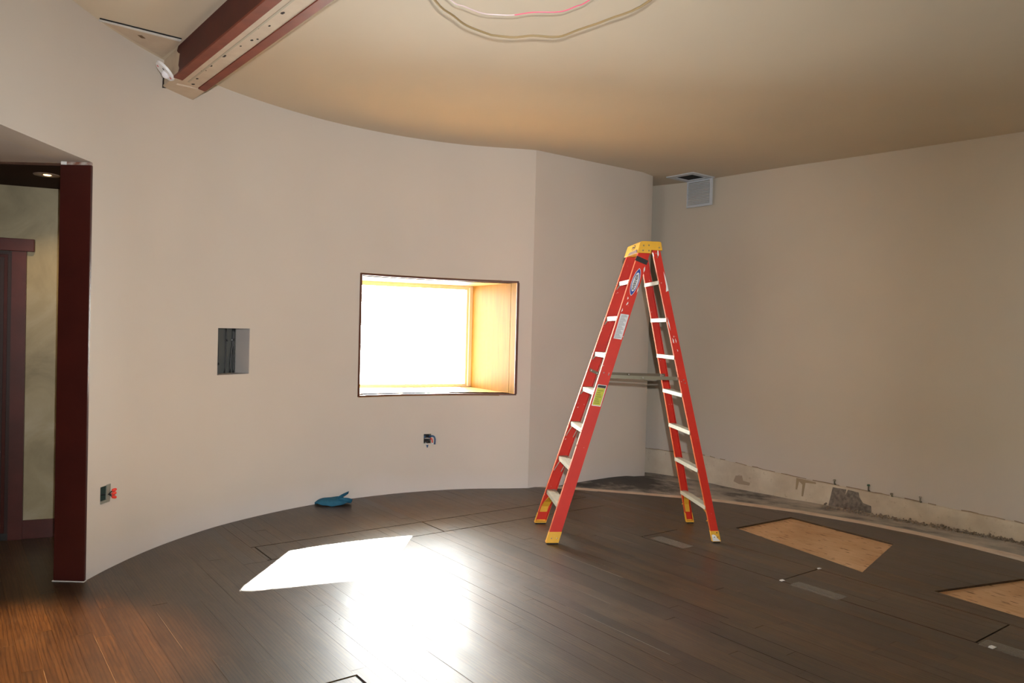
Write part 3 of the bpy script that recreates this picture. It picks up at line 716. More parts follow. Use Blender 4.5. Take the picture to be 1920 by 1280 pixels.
# ------------------------------------------------------------------ doorway at the left: red jamb post, soffit, corridor beyond
s_e = OPEN['door'][1]; pe = at_s(s_e); ne = nrm_s(s_e)
post = structure(empty('trim_1', (pe.x, pe.y, 0)), 'dark red mahogany jamb post at the end of the curved wall')
def pp(a, b, z): q = ne * a + Vector((0.02, -1)).normalized() * b; return (q.x, q.y, z)
mb = MB(); mb.hexa([pp(-0.004, 0, 0.004), pp(-0.004, 0.022, 0.004), pp(TH + 0.006, 0.022, 0.004), pp(TH + 0.006, 0, 0.004)], [pp(-0.004, 0, 2.555), pp(-0.004, 0.022, 2.555), pp(TH + 0.006, 0.022, 2.555), pp(TH + 0.006, 0, 2.555)])
mb.build('jamb_board', M['redwood'], post, bevel=0.003)
MB().hexa([pp(-0.0, -0.001, 2.556), pp(-0.0, 0.012, 2.556), pp(TH, 0.012, 2.556), pp(TH, -0.001, 2.556)], [pp(-0.0, -0.001, 2.574), pp(-0.0, 0.012, 2.574), pp(TH, 0.012, 2.574), pp(TH, -0.001, 2.574)]).build('raw_header_edge', mat('raw_brown_wood', (0.22, 0.085, 0.05), 0.7, var=(0.5, 0.45, 0.4), vscale=30), post)
MB().hexa([pp(TH - .03, -0.001, 2.5555), pp(TH - .03, 0.016, 2.5555), pp(TH+.004, 0.016, 2.5555), pp(TH+.004, -0.001, 2.5555)], [pp(TH - .03, -0.001, 2.5745), pp(TH - .03, 0.016, 2.5745), pp(TH+.004, 0.016, 2.5745), pp(TH+.004, -0.001, 2.5745)]).build('metal_shim', M['whitepaint'], post)
MB().hexa([pp(-0.006, -0.002, 0.0), pp(-0.006, 0.026, 0.0), pp(TH + 0.012, 0.026, 0.0), pp(TH + 0.012, -0.002, 0.0)], [pp(-0.006, -0.002, 0.004), pp(-0.006, 0.026, 0.004), pp(TH + 0.012, 0.026, 0.004), pp(TH + 0.012, -0.002, 0.004)]).build('pale_caulk_line', M['whitepaint'], post)
# corridor shell
BW0, BWd = Vector((-3.333, 5.607)), Vector((0.927, 0.375)).normalized(); BWn = Vector((BWd.y, -BWd.x))     # towards the camera
def bw(t, n, z): q = BW0 + BWd * t + BWn * n; return (q.x, q.y, z)
HZ = 2.60
mb = MB().hexa([bw(-2.2, -0.12, 0), bw(1.0, -0.12, 0), bw(1.0, 0, 0), bw(-2.2, 0, 0)], [bw(-2.2, -0.12, HZ + .02), bw(1.0, -0.12, HZ + .02), bw(1.0, 0, HZ + .02), bw(-2.2, 0, HZ + .02)])
structure(mb.build('wall_corridor', M['faux']), 'corridor end wall with mottled olive faux glaze')
structure(MB().box((-5.4, 1.4, 0), (-5.25, 5.6, HZ)).box((-5.4, 1.25, 0), (-2.68, 1.4, HZ)).build('wall_corridor_side', M['faux']))
structure(MB().box((-5.4, 1.3, 2.576), (-2.72, 4.70, 2.64)).build('ceiling_corridor', M['white']), 'white plastered corridor ceiling in front of the dark soffit')
mb = MB().hexa([(-5.4, 4.70, 2.568), (-2.66, 4.745, 2.568), (-2.70, 5.92, 2.568), (-5.4, 4.80, 2.568)], [(-5.4, 4.70, 2.66), (-2.66, 4.745, 2.66), (-2.70, 5.92, 2.66), (-5.4, 4.80, 2.66)])
structure(mb.build('soffit', M['darkceil']), 'dark brown corridor soffit holding the downlight')
structure(MB().hexa([bw(-0.30, 0, 0), bw(0.9, 0, 0), bw(0.9, 0.016, 0), bw(-0.30, 0.016, 0)], [bw(-0.30, 0, 0.135), bw(0.9, 0, 0.135), bw(0.9, 0.016, 0.135), bw(-0.30, 0.016, 0.135)]).build('baseboard_corridor', M['redcasing']), 'dark red corridor baseboard')
# downlight
t = tag(empty('downlight', (-3.118, 5.045, 2.568)), 'lit recessed downlight in the dark brown corridor soffit', 'ceiling light')
n_ = 24; ring = MB(); lo = []
for r0, r1, z0, z1 in ((0.078, 0.034, -0.006, -0.003),):
    v = [(r0 * math.cos(2 * PI * j / n_), r0 * math.sin(2 * PI * j / n_), 0) for j in range(n_)] + [(r0 * .97 * math.cos(2 * PI * j / n_), r0 * .97 * math.sin(2 * PI * j / n_), z0) for j in range(n_)] + [(r1 * math.cos(2 * PI * j / n_), r1 * math.sin(2 * PI * j / n_), z1) for j in range(n_)] + [(r1 * .9 * math.cos(2 * PI * j / n_), r1 * .9 * math.sin(2 * PI * j / n_), 0.0) for j in range(n_)]
    f = [(a * n_ + j, a * n_ + (j + 1) % n_, (a + 1) * n_ + (j + 1) % n_, (a + 1) * n_ + j) for a in range(3) for j in range(n_)]
    ring.add(v, f)
ring.build('trim_ring', M['trimgrey'], t, smooth=True)
MB().disc((0.004, 0.0, -0.0025), (0, 0, -1), 0.024, 0.003, 20, r2=0.02).build('bulb', M['lampglow'], t)
lamp('downlight_glow', 'SPOT', (-3.118, 5.045, 2.545), 26.0, (1.0, 0.66, 0.34), (-3.13, 5.2, 0), spot_size=math.radians(125), spot_blend=0.6, shadow_soft_size=0.03)
# door in the corridor wall
door = structure(empty('door_1', (BW0.x, BW0.y, 0)), 'dark red corridor door in a mahogany casing')
def bl(t, n, z): q = BWd * t + BWn * n; return (q.x, q.y, z)
def bbox(name, t0, t1, n0, n1, z0, z1, mt, par=door, bev=0.0):
    return MB().hexa([bl(t0, n0, z0), bl(t1, n0, z0), bl(t1, n1, z0), bl(t0, n1, z0)], [bl(t0, n0, z1), bl(t1, n0, z1), bl(t1, n1, z1), bl(t0, n1, z1)]).build(name, mt, par, bevel=bev)
bbox('side_casing', -0.318, -0.228, 0, 0.028, 0.0, 2.095, M['redcasing'])
bbox('side_casing', -1.45, -1.36, 0, 0.028, 0.0, 2.095, M['redcasing'])
bbox('head_casing', -1.50, -0.178, 0, 0.04, 2.095, 2.185, M['redcasing'], bev=0.003)
for k, (t0, t1, n1, mt) in enumerate(((-0.342, -0.318, 0.018, M['doordk']), (-0.366, -0.344, 0.012, M['redwood']), (-0.392, -0.368, 0.007, M['doordk']))):
    bbox('door_stop', t0, t1, 0, n1, 0.0, 2.093 - 0.02 * k, mt)
for k, n1 in enumerate((0.018, 0.012, 0.007)):
    bbox('door_stop', -1.36, -0.318 - 0.024 * k, 0, n1 - 0.001, 2.070 - 0.022 * k, 2.093 - 0.022 * k, M['doordk'] if k != 1 else M['redwood'])
leaf = bbox('door_leaf', -1.36, -0.392, 0.0, 0.004, 0.06, 2.03, M['doordk'])
bbox('upper_panel', -1.30, -0.398, 0.004, 0.006, 1.37, 2.02, M['doorred'], leaf)
bbox('lower_panel', -1.30, -0.398, 0.004, 0.006, 0.13, 0.92, M['doorred'], leaf)
bbox('push_plate', -1.30, -0.398, 0.004, 0.0065, 0.93, 1.36, M['doorplate'], leaf)
MB().tube([bl(-0.475, 0.01, 1.20), bl(-0.475, 0.03, 1.19), bl(-0.475, 0.03, 1.06), bl(-0.475, 0.01, 1.05)], 0.006, 8).build('handle', M['black'], leaf)
MB().disc(bl(-0.45, 0.006, 0.965), (BWn.x, BWn.y, 0), 0.014, 0.02, 12).build('lock', M['steeldk'], leaf)
MB().hexa([bl(-0.424 + 0.016 * math.cos(k * PI / 8), 0.006, 1.955 + 0.055 * math.sin(k * PI / 8)) for k in range(16)], [bl(-0.424 + 0.016 * math.cos(k * PI / 8), 0.0085, 1.955 + 0.055 * math.sin(k * PI / 8)) for k in range(16)]).build('oval_sticker', M['silver'], leaf)
bbox('threshold', -1.36, -0.318, 0.0, 0.02, 0.0, 0.05, M['black'])

# ------------------------------------------------------------------ ceiling beam, upper left
bd = Vector((0.634, -0.773)).normalized(); bn = Vector((bd.y * -1, bd.x))          # bn: to the right
B0 = Vector((-2.512, 5.38)); ZB = 3.27
beam = structure(empty('beam', (B0.x, B0.y, ZB)), 'boxed ceiling beam with red stained boards and a cream strip')
def bp_(t, n, z): q = bd * t + bn * n; return (q.x, q.y, z)
def beambox(name, t0, t1, n0, n1, z0, z1, mt, par=beam):
    t0a, t0b = (t0 if isinstance(t0, tuple) else (t0, t0))
    return MB().hexa([bp_(t0a, n0, z0), bp_(t1, n0, z0), bp_(t1, n1, z0), bp_(t0b, n1, z0)], [bp_(t0a, n0, z1), bp_(t1, n0, z1), bp_(t1, n1, z1), bp_(t0b, n1, z1)]).build(name, mt, par)
LB = 5.2
def tw(n): return -0.18 * n / 0.256                         # the wall end follows the curved wall
beambox('beam_core', (-0.02, -0.20), LB, 0.004, 0.252, 0.012, CEIL - ZB, M['cream'])
left_face = MB(); zr = CEIL - ZB
edge = [(0.36, zr), (0.33, 0.165), (0.37, 0.14), (0.40, 0.135), (0.385, 0.10), (0.37, 0.06), (0.39, 0.035), (0.36, 0.012)]
lo = [bp_(LB, 0.004, 0.012), bp_(LB, 0.004, zr)] + [bp_(t, 0.004, z) for t, z in edge]; hi = [bp_(LB, -0.002, 0.012), bp_(LB, -0.002, zr)] + [bp_(t, -0.002, z) for t, z in edge]
left_face.hexa(lo, hi).build('left_face_board', M['redface'], beam)
beambox('left_edge_board', (0.27, 0.25), LB, -0.004, 0.060, 0.0, 0.013, M['redboard'])
beambox('right_edge_board', (0.135, 0.10), LB, 0.198, 0.256, 0.0, 0.013, M['redboard'])
beambox('centre_strip', (0.21, 0.10), LB, 0.062, 0.196, 0.006, 0.013, M['cream'])
beambox('centre_strip', (0.23, 0.22), LB, 0.100, 0.112, 0.0035, 0.008, mat('grey_cream_ridge', (0.44, 0.38, 0.29), 0.8))
beambox('end_patch', (-0.015, -0.19), 0.25, -0.002, 0.05, 0.001, 0.013, M['cream'])
beambox('end_patch', (-0.05, -0.19), 0.12, 0.05, 0.254, 0.001, 0.013, M['cream'])
beambox('right_bead', (0.10, 0.10), LB, 0.256, 0.262, 0.003, 0.02, M['tan'])
for t_, n1, r in ((0.20, 0.145, 0.012), (0.345, 0.128, 0.009), (0.68, 0.112, 0.013), (0.92, 0.115, 0.017), (0.53, 0.10, 0.004), (0.56, 0.12, 0.004), (1.16, 0.135, 0.006), (1.30, 0.150, 0.009), (1.34, 0.168, 0.007), (1.50, 0.11, 0.006), (1.58, 0.145, 0.007), (1.8, 0.13, 0.012)):
    q = [bp_(t_ + r * 1.5 * math.cos(k * PI / 4) * random.uniform(.7, 1.2), n1 + r * math.sin(k * PI / 4) * random.uniform(.6, 1.1), 0.0045) for k in range(8)]
    MB().hexa(q, [(x, y, 0.0065) for x, y, _ in q]).build('bolt_hole', M['hole'], beam)

# drywall patch left of the beam: a triangular piece of thin board under the ceiling
tri = [(-2.575, 4.665), (-2.205, 4.965), (-2.30, 5.10), (-2.482, 5.30), (-2.535, 5.0)]
pt_ = MB(); lo = [(x, y, CEIL - 0.010) for x, y in tri]; hi = [(x, y, CEIL) for x, y in tri]
pb = empty('ceiling_patch', (-2.4, 5.0, CEIL)); tag(pb, 'triangular piece of bare drywall patched into the ceiling beside the beam', 'drywall patch')
pt_.hexa([(x + 2.4, y - 5.0, -0.010) for x, y in tri], [(x + 2.4, y - 5.0, 0) for x, y in tri]).build('drywall_piece', M['cream'], pb)
a, b = Vector(tri[0]) - Vector((-2.4, 5)), Vector(tri[1]) - Vector((-2.4, 5)); nn = Vector(((b - a).y, -(b - a).x)).normalized()
MB().hexa([(a.x, a.y, -0.0125), (b.x, b.y, -0.0125), (b.x - nn.x * .032, b.y - nn.y * .032, -0.0125), (a.x - nn.x * .02, a.y - nn.y * .02, -0.0125)], [(a.x, a.y, 0), (b.x, b.y, 0), (b.x - nn.x * .032, b.y - nn.y * .032, 0), (a.x - nn.x * .02, a.y - nn.y * .02, 0)]).build('paper_edge', M['whitepaint'], pb)
MB().hexa([(a.x, a.y, -0.006), (b.x, b.y, -0.006), (b.x + nn.x * .007, b.y + nn.y * .007, -0.006), (a.x + nn.x * .006, a.y + nn.y * .006, -0.006)], [(a.x, a.y, 0), (b.x, b.y, 0), (b.x + nn.x * .007, b.y + nn.y * .007, 0), (a.x + nn.x * .006, a.y + nn.y * .006, 0)]).build('open_joint', M['cut'], pb)
q = Vector((-2.445, 4.925)) - Vector((-2.4, 5))
MB().hexa([(q.x - .012, q.y - .028, -0.0115), (q.x + .012, q.y - .022, -0.0115), (q.x + .012, q.y + .028, -0.0115), (q.x - .012, q.y + .022, -0.0115)], [(q.x - .012, q.y - .028, -0.009), (q.x + .012, q.y - .022, -0.009), (q.x + .012, q.y + .028, -0.009), (q.x - .012, q.y + .022, -0.009)]).build('brown_tab', mat('brown_paper', (0.16, 0.09, 0.04), 0.8), pb)

# fire alarm strobe in the corner between wall and beam
sA = s_of(-2.505, 5.375); pA = at_s(sA); nA = -nrm_s(sA); tA = (at_s(sA + .02) - at_s(sA - .02)).normalized()
st = tag(empty('alarm_strobe', (pA.x, pA.y, 3.355)), 'white fire alarm strobe hanging loose in the corner under the beam', 'fire alarm')
def al(t, n, z): q = tA * t + nA * n; return (q.x, q.y, z)
# the round plate has come off its box and dangles, lens turned down and towards the doorway
fn_ = Vector((-0.55, -0.45, -0.70)).normalized(); ln_ = Vector((-0.62, -0.335, 0.70)); ln_ = (ln_ - fn_ * ln_.dot(fn_)).normalized(); un_ = ln_.cross(fn_)
sc_ = Vector((-2.4082, 5.1700, 3.3105)) - Vector((pA.x, pA.y, 3.355))
def alp(u, w, n): return tuple(sc_ + (un_ * u + ln_ * w + fn_ * n) * 0.86)
N = 24
MB().hexa([alp(0.074 * math.cos(2 * PI * k / N), 0.090 * math.sin(2 * PI * k / N), -0.014) for k in range(N)], [alp(0.068 * math.cos(2 * PI * k / N), 0.084 * math.sin(2 * PI * k / N), 0.004) for k in range(N)]).build('face_plate', M['alarm'], st)
mb = MB()
for i in range(4):
    r0, r1 = 0.034 * math.cos(i * PI / 8), 0.034 * math.cos((i + 1) * PI / 8)
    mb.hexa([alp(-0.012 + r0 * math.cos(k * PI / 6), -0.022 + r0 * math.sin(k * PI / 6), 0.004 + 0.030 * math.sin(i * PI / 8)) for k in range(12)], [alp(-0.012 + r1 * math.cos(k * PI / 6), -0.022 + r1 * math.sin(k * PI / 6), 0.004 + 0.030 * math.sin((i + 1) * PI / 8)) for k in range(12)])
mb.build('strobe_lens', M['lens'], st, smooth=False)
for u, w, mt in ((-0.012, 0.060, M['alarmred']), (0.014, -0.066, M['alarmred']), (0.03, 0.012, M['black'])):
    MB().hexa([alp(u - .007, w - .008, 0.0045), alp(u + .007, w - .008, 0.0045), alp(u + .007, w + .008, 0.0045), alp(u - .007, w + .008, 0.0045)], [alp(u - .007, w - .008, 0.0055), alp(u + .007, w - .008, 0.0055), alp(u + .007, w + .008, 0.0055), alp(u - .007, w + .008, 0.0055)]).build('printed_mark', mt, st)
MB().hexa([al(-0.01, 0.001, -0.095), al(0.03, 0.001, -0.085), al(0.10, 0.001, 0.05), al(0.06, 0.001, 0.09), al(0.0, 0.001, 0.05)], [al(-0.01, 0.006, -0.095), al(0.03, 0.006, -0.085), al(0.10, 0.006, 0.05), al(0.06, 0.006, 0.09), al(0.0, 0.006, 0.05)]).build('back_box', M['hole'], st)
MB().tube([al(0.05, 0.01, 0.04), al(0.06, 0.03, 0.06), al(0.04, 0.035, 0.03), al(0.01, 0.03, 0.0)], 0.004, 6).build('wire', M['tan'], st)
MB().tube([al(0.02, 0.015, 0.10), al(0.06, 0.03, 0.115), al(0.10, 0.05, 0.10)], 0.004, 6).build('wire', M['black'], st)
MB().hexa([al(0.085, 0.02, 0.075), al(0.105, 0.03, 0.075), al(0.105, 0.045, 0.075), al(0.085, 0.04, 0.075)], [al(0.085, 0.02, 0.097), al(0.105, 0.03, 0.097), al(0.105, 0.045, 0.097), al(0.085, 0.04, 0.097)]).build('connector', M['alarm'], st)

# ------------------------------------------------------------------ wall openings: cable niche and two electrical boxes
def onwall(key, fs, n, z):                                # fs 0..1 across the opening, n outward
    a, b = OPEN[key][:2]; s = a + (b - a) * fs; p = at_s(s) + nrm_s((a + b) / 2) * n; return Vector((p.x, p.y, z))
def wallbox(key, name, label, cat, depth, side_m, back_m):
    z0, z1 = OPEN[key][2:]; o = onwall(key, 0.5, 0, (z0 + z1) / 2)
    t = tag(empty(name, o), label, cat)
    P = lambda fs, n, z: onwall(key, fs, n, z) - o
    MB().hexa([P(0, depth, z0), P(1, depth, z0), P(1, depth, z1), P(0, depth, z1)], [P(0, depth + .01, z0), P(1, depth + .01, z0), P(1, depth + .01, z1), P(0, depth + .01, z1)]).build('back_plate', back_m, t)
    w = 0.004 / (OPEN[key][1] - OPEN[key][0])
    for nm, q in (('side_plate', [(1 - w, 0.002, z0), (1 - w, depth, z0), (1 - w, depth, z1), (1 - w, 0.002, z1)]), ('side_plate', [(w, 0.002, z0), (w, depth, z0), (w, depth, z1), (w, 0.002, z1)])):
        sg = 1 if q[0][0] > .5 else -1
        MB().hexa([P(*x) for x in q], [P(x[0] + sg * w * .8, x[1], x[2]) for x in q]).build(nm, side_m, t)
    for zz, zz2 in ((z0, z0 + .003), (z1, z1 - .003)):
        MB().hexa([P(0, 0.002, zz), P(1, 0.002, zz), P(1, depth, zz), P(0, depth, zz)], [P(0, 0.002, zz2), P(1, 0.002, zz2), P(1, depth, zz2), P(0, depth, zz2)]).build('cross_plate', side_m, t)
    return t, P, z0, z1
t, P, z0, z1 = wallbox('niche', 'cable_niche', 'square wall niche with black conduits, left of the window', 'wall niche', 0.16, M['nicheside'], M['nicheback'])
hz = z1 - z0
for k, (pts, r) in enumerate((([(0.03, 1.0), (0.08, 0.6), (0.07, 0.3), (-0.04, 0.0)], 0.007), ([(0.12, 1.0), (0.17, 0.65), (0.17, 0.35), (0.05, 0.0)], 0.007), ([(0.17, 1.0), (0.27, 0.7), (0.29, 0.4), (0.22, 0.0)], 0.007), ([(0.20, 1.0), (0.31, 0.72), (0.34, 0.4), (0.30, 0.0)], 0.006), ([(0.60, 1.0), (0.60, 0.6), (0.60, 0.3), (0.57, 0.0)], 0.006), ([(0.86, 1.0), (0.86, 0.7), (0.80, 0.35), (0.78, 0.0)], 0.008), ([(0.90, 1.0), (0.88, 0.6), (0.89, 0.3), (0.88, 0.0)], 0.007))):
    c = crom([P(0.10 + f_ * 0.88, 0.145 - 0.004 * k % .01, z0 + .004 + z_ * (hz - .008)) for f_, z_ in pts[::-1]], 4)
    MB().tube(c, r, 8).build('conduit', M['conduit'], t, smooth=True)
for f_, z_ in ((0.60, 0.73), (0.84, 0.74), (0.07, 0.31), (0.18, 0.25), (0.30, 0.22)):
    q = P(0.10 + f_ * 0.88, 0.132, z0 + z_ * hz); MB().box((q.x - .010, q.y - .008, q.z - .009), (q.x + .010, q.y + .008, q.z + .009)).build('cable_clip', M['black'], t)
    MB().box((q.x - .011, q.y - .0105, q.z - .007), (q.x - .004, q.y - .008, q.z + .007)).build('clip_screw', M['rivet'], t)

t, P, z0, z1 = wallbox('boxl', 'electrical_box', 'open electrical box with red wire nuts low beside the red post', 'electrical box', 0.06, mat('green_grey_side', (0.035, 0.055, 0.042), 0.6), M['greenbox'])
mb = MB(); mb.hexa([P(0.62, -0.006, z0), P(1.0, -0.006, z0), P(1.06, -0.006, z1 + .004), P(0.66, -0.006, z1 + .004)], [P(0.62, 0.002, z0), P(1.0, 0.002, z0), P(1.06, 0.002, z1 + .004), P(0.66, 0.002, z1 + .004)]); mb.build('mounting_ear', M['galv'], t)
MB().hexa([P(0, -0.004, z0), P(1, -0.004, z0), P(1, -0.004, z0 + .018), P(0, -0.004, z0 + .018)], [P(0, 0.004, z0), P(1, 0.004, z0), P(1, 0.004, z0 + .018), P(0, 0.004, z0 + .018)]).build('mounting_ear', M['galv'], t)
for a_, b_, zz in ((1.10, -0.016, 0.068), (0.98, -0.022, 0.048), (1.06, -0.018, 0.030)):
    q0, q1, q2 = P(0.5, 0.04, z0 + .05), P(0.8, -0.008, z0 + .05), P(a_, b_, z0 + zz)
    MB().tube([q0, q1, q2], 0.004, 6).build('wire', M['black'] if zz != 0.047 else M['alarm'], t)
    d = Vector((0.75, 0.5, 0.35 if zz > .04 else -0.3)).normalized(); MB().tube([q2 + d * k for k in (-.004, 0.004, 0.014, 0.022, 0.026)], [0.007, 0.0115, 0.0105, 0.008, 0.004], 8).build('wire_nut', M['rednut'], t)
t, P, z0, z1 = wallbox('boxr', 'electrical_box', 'open electrical box with blue and red wires below the window', 'electrical box', 0.05, M['galv'], M['black'])
for pts, mt, r in (([(0.3, 0.03, 0.07), (0.1, -0.02, 0.075), (-0.05, -0.03, 0.06)], M['bluewire'], 0.007), ([(0.8, 0.03, 0.06), (1.1, -0.03, 0.075), (1.32, -0.04, 0.05), (1.30, -0.04, -0.006)], M['bluewire'], 0.009), ([(0.8, 0.02, 0.05), (0.95, -0.03, 0.045), (1.02, -0.035, 0.01)], M['rednut'], 0.006), ([(0.3, 0.02, 0.02), (0.25, -0.03, 0.0), (0.42, -0.035, -0.012)], M['alarm'], 0.004), ([(0.1, 0.0, 0.03), (0.35, -0.03, 0.02), (0.7, -0.02, 0.012)], M['black'], 0.009), ([(0.15, 0.0, 0.05), (0.4, -0.025, 0.055), (0.75, -0.02, 0.05)], M['grey'], 0.007)):
    MB().tube(crom([P(f_, n_2, z0 + zz) for f_, n_2, zz in pts], 4), r, 6).build('wire', mt, t, smooth=True)
q = P(0.36, -0.035, z0 - .010); MB().disc(q, (0.05, -0.2, -1), 0.012, 0.026, 8, r2=0.004).build('wire_nut', M['bluewire'], t)
q = P(1.02, -0.036, z0 + .008); MB().disc(q, (0, -0.2, -1), 0.007, 0.014, 8, r2=0.008).build('wire_nut', M['alarm'], t)

# ------------------------------------------------------------------ ceiling register with its grille hanging open
vc = Vector((2.035, 8.875)); v1, v2 = Vector((0.62, -0.785)).normalized(), Vector((0.785, 0.62)).normalized()
vt = tag(empty('ceiling_vent', (vc.x, vc.y, CEIL)), 'white ceiling register with its louvred grille hanging open above the recess', 'vent')
def vp(a, b, z): q = v1 * a + v2 * b; return (q.x, q.y, z)
H = 0.198
mb = MB()
for (a0, a1, b0, b1) in ((-H, H, -H, -H + .075), (-H, H, H - .075, H), (-H, -H + .075, -H + .075, H - .075), (H - .075, H, -H + .075, H - .075)):
    mb.hexa([vp(a0, b0, -0.012), vp(a1, b0, -0.012), vp(a1, b1, -0.012), vp(a0, b1, -0.012)], [vp(a0, b0, 0), vp(a1, b0, 0), vp(a1, b1, 0), vp(a0, b1, 0)])
mb.build('register_frame', M['ventwhite'], vt, bevel=0.002)
i_ = H - 0.075
MB().hexa([vp(-i_, -i_, -0.003), vp(i_, -i_, -0.003), vp(i_, i_, -0.003), vp(-i_, i_, -0.003)], [vp(-i_, -i_, 0), vp(i_, -i_, 0), vp(i_, i_, 0), vp(-i_, i_, 0)]).build('duct_opening', M['cut'], vt)
GB = H - 0.014; Hh = 0.325
gf = MB()
def gbox(mb, a0, a1, z0, z1, b0=GB - .008, b1=GB):
    mb.hexa([vp(a0, b0, z0), vp(a1, b0, z0), vp(a1, b1, z0), vp(a0, b1, z0)], [vp(a0, b0, z1), vp(a1, b0, z1), vp(a1, b1, z1), vp(a0, b1, z1)])
gbox(gf, -0.185, -0.172, -Hh, -0.013, GB - .014); gbox(gf, 0.150, 0.185, -Hh, -0.013, GB - .014); gbox(gf, -0.172, 0.15, -Hh, -Hh + .022, GB - .014); gbox(gf, -0.172, 0.15, -0.03, -0.013, GB - .014)
gr = gf.build('grille', M['ventwhite'], vt)
slat0 = None
for k in range(14):
    z = -0.036 - k * 0.0193
    sl = MB().hexa([vp(-0.172, GB - .003, z), vp(0.15, GB - .003, z), vp(0.15, GB - .001, z - .002), vp(-0.172, GB - .001, z - .002)], [vp(-0.172, GB - .013, z - .013), vp(0.15, GB - .013, z - .013), vp(0.15, GB - .011, z - .016), vp(-0.172, GB - .011, z - .016)]).build('slat', M['ventwhite'], gr)

# ------------------------------------------------------------------ wires looped under the ceiling, out of frame above
def wire(name, pts, r, mts, label, splits=None):
    c = crom(pts, 5); mb = MB(); mb.tube(c, r, 8); o = mb.build(name, mts, None, smooth=True)
    if splits:
        for p in o.data.polygons:
            x = sum(o.data.vertices[v].co.x for v in p.vertices) / len(p.vertices)
            p.material_index = splits(x)
    return tag(o, label, 'wire')
wire('hanging_cable', [(-0.75, 3.0, 3.455), (-0.55, 3.45, 3.36), (-0.429, 3.804, 3.25), (-0.35, 3.991, 3.25), (-0.288, 4.112, 3.25), (-0.176, 4.22, 3.25), (-0.140, 4.24, 3.25), (-0.034, 4.259, 3.25), (0.075, 4.229, 3.25), (0.215, 4.235, 3.25), (0.319, 4.131, 3.25), (0.461, 3.985, 3.25), (0.638, 3.742, 3.25), (0.85, 3.3, 3.36), (1.0, 2.9, 3.455)], 0.0065, M['tan'], 'tan cable hanging in a wide loop below the ceiling')
wire('hanging_wire', [(-0.75, 3.2, 3.455), (-0.5, 3.65, 3.36), (-0.359, 3.915, 3.3), (-0.295, 3.988, 3.3), (-0.201, 4.069, 3.3), (-0.101, 4.083, 3.3), (-0.03, 4.079, 3.3), (0.069, 4.039, 3.3), (0.209, 4.024, 3.3), (0.288, 3.953, 3.3), (0.349, 3.874, 3.3), (0.55, 3.6, 3.36), (0.7, 3.3, 3.455)], 0.0034, [M['pink'], M['clear']], 'thin pink and pale wire looped inside the tan cable', lambda x: 1 if x < -0.035 else 0)

# ------------------------------------------------------------------ blue cloth by the curved wall
v = []; f = []
ca, cb = Vector((-1.735, 6.785)), Vector((-1.425, 6.865)); cd = cb - ca; cn = Vector((cd.y, -cd.x)).normalized()
def sheet(fn, nu, nv):
    o_ = len(v)
    for i in range(nu + 1):
        for j in range(nv + 1): v.append(fn(i / nu, j / nv))
    for i in range(nu):
        for j in range(nv): a = o_ + i * (nv + 1) + j; f.append((a, a + nv + 1, a + nv + 2, a + 1))
def body(u, w):                                             # a slack pouch: low front edge, bulging belly, raised back edge, folded over behind
    s_ = max(0.0, math.sin(PI * min(1, 0.02 + u * 0.96))); e = s_ ** 0.7
    F = ca + cd * u + cn * (0.088 * e); zF = 0.005 + 0.020 * (1 - s_) + 0.02 * max(0, u - 0.6)
    B = ca + cd * u - cn * (0.010 * e); zB = 0.014 + 0.058 * e + 0.006 * math.sin(u * 11)
    t = min(1.0, w / 0.7); p = F.lerp(B, t) + cn * (0.022 * math.sin(PI * t) * e); z = zF + (zB - zF) * t + 0.012 * math.sin(PI * t) * e + 0.003 * math.sin(u * 23 + w * 9) * s_
    if w > 0.7: k = (w - 0.7) / 0.3; p = p - cn * (0.03 * k * e); z = zB - (zB - 0.006) * k
    return (p.x, p.y, max(0.003, z))
sheet(body, 26, 14)
def tail(P0, P1, P2, wd, lift):
    P0, P1, P2 = map(Vector, (P0, P1, P2))
    def fn(u, w):
        c = (1 - u) ** 2 * P0 + 2 * u * (1 - u) * P1 + u * u * P2; h = wd * (0.55 + 0.75 * math.sin(PI * min(1, u * 0.72 + 0.12)))
        return tuple(c + Vector((0.25, -0.35, 0.9)).normalized() * h * (w - 0.5) + Vector((0.3, -0.9, 0.1)) * (0.006 * math.sin(PI * w + u * 4)))
    sheet(fn, 9, 5)
tail((-1.545, 6.795, 0.060), (-1.500, 6.830, 0.080), (-1.452, 6.868, 0.104), 0.030, 0)
tail((-1.520, 6.780, 0.056), (-1.455, 6.795, 0.060), (-1.408, 6.825, 0.040), 0.032, 0)
cl = mesh('blue_cloth', v, f, M['cloth'], smooth=True)
sm = cl.modifiers.new('thickness', 'SOLIDIFY'); sm.thickness = 0.003; sm.offset = 1
tag(cl, 'crumpled blue cloth lying on the floor against the curved wall', 'cloth')

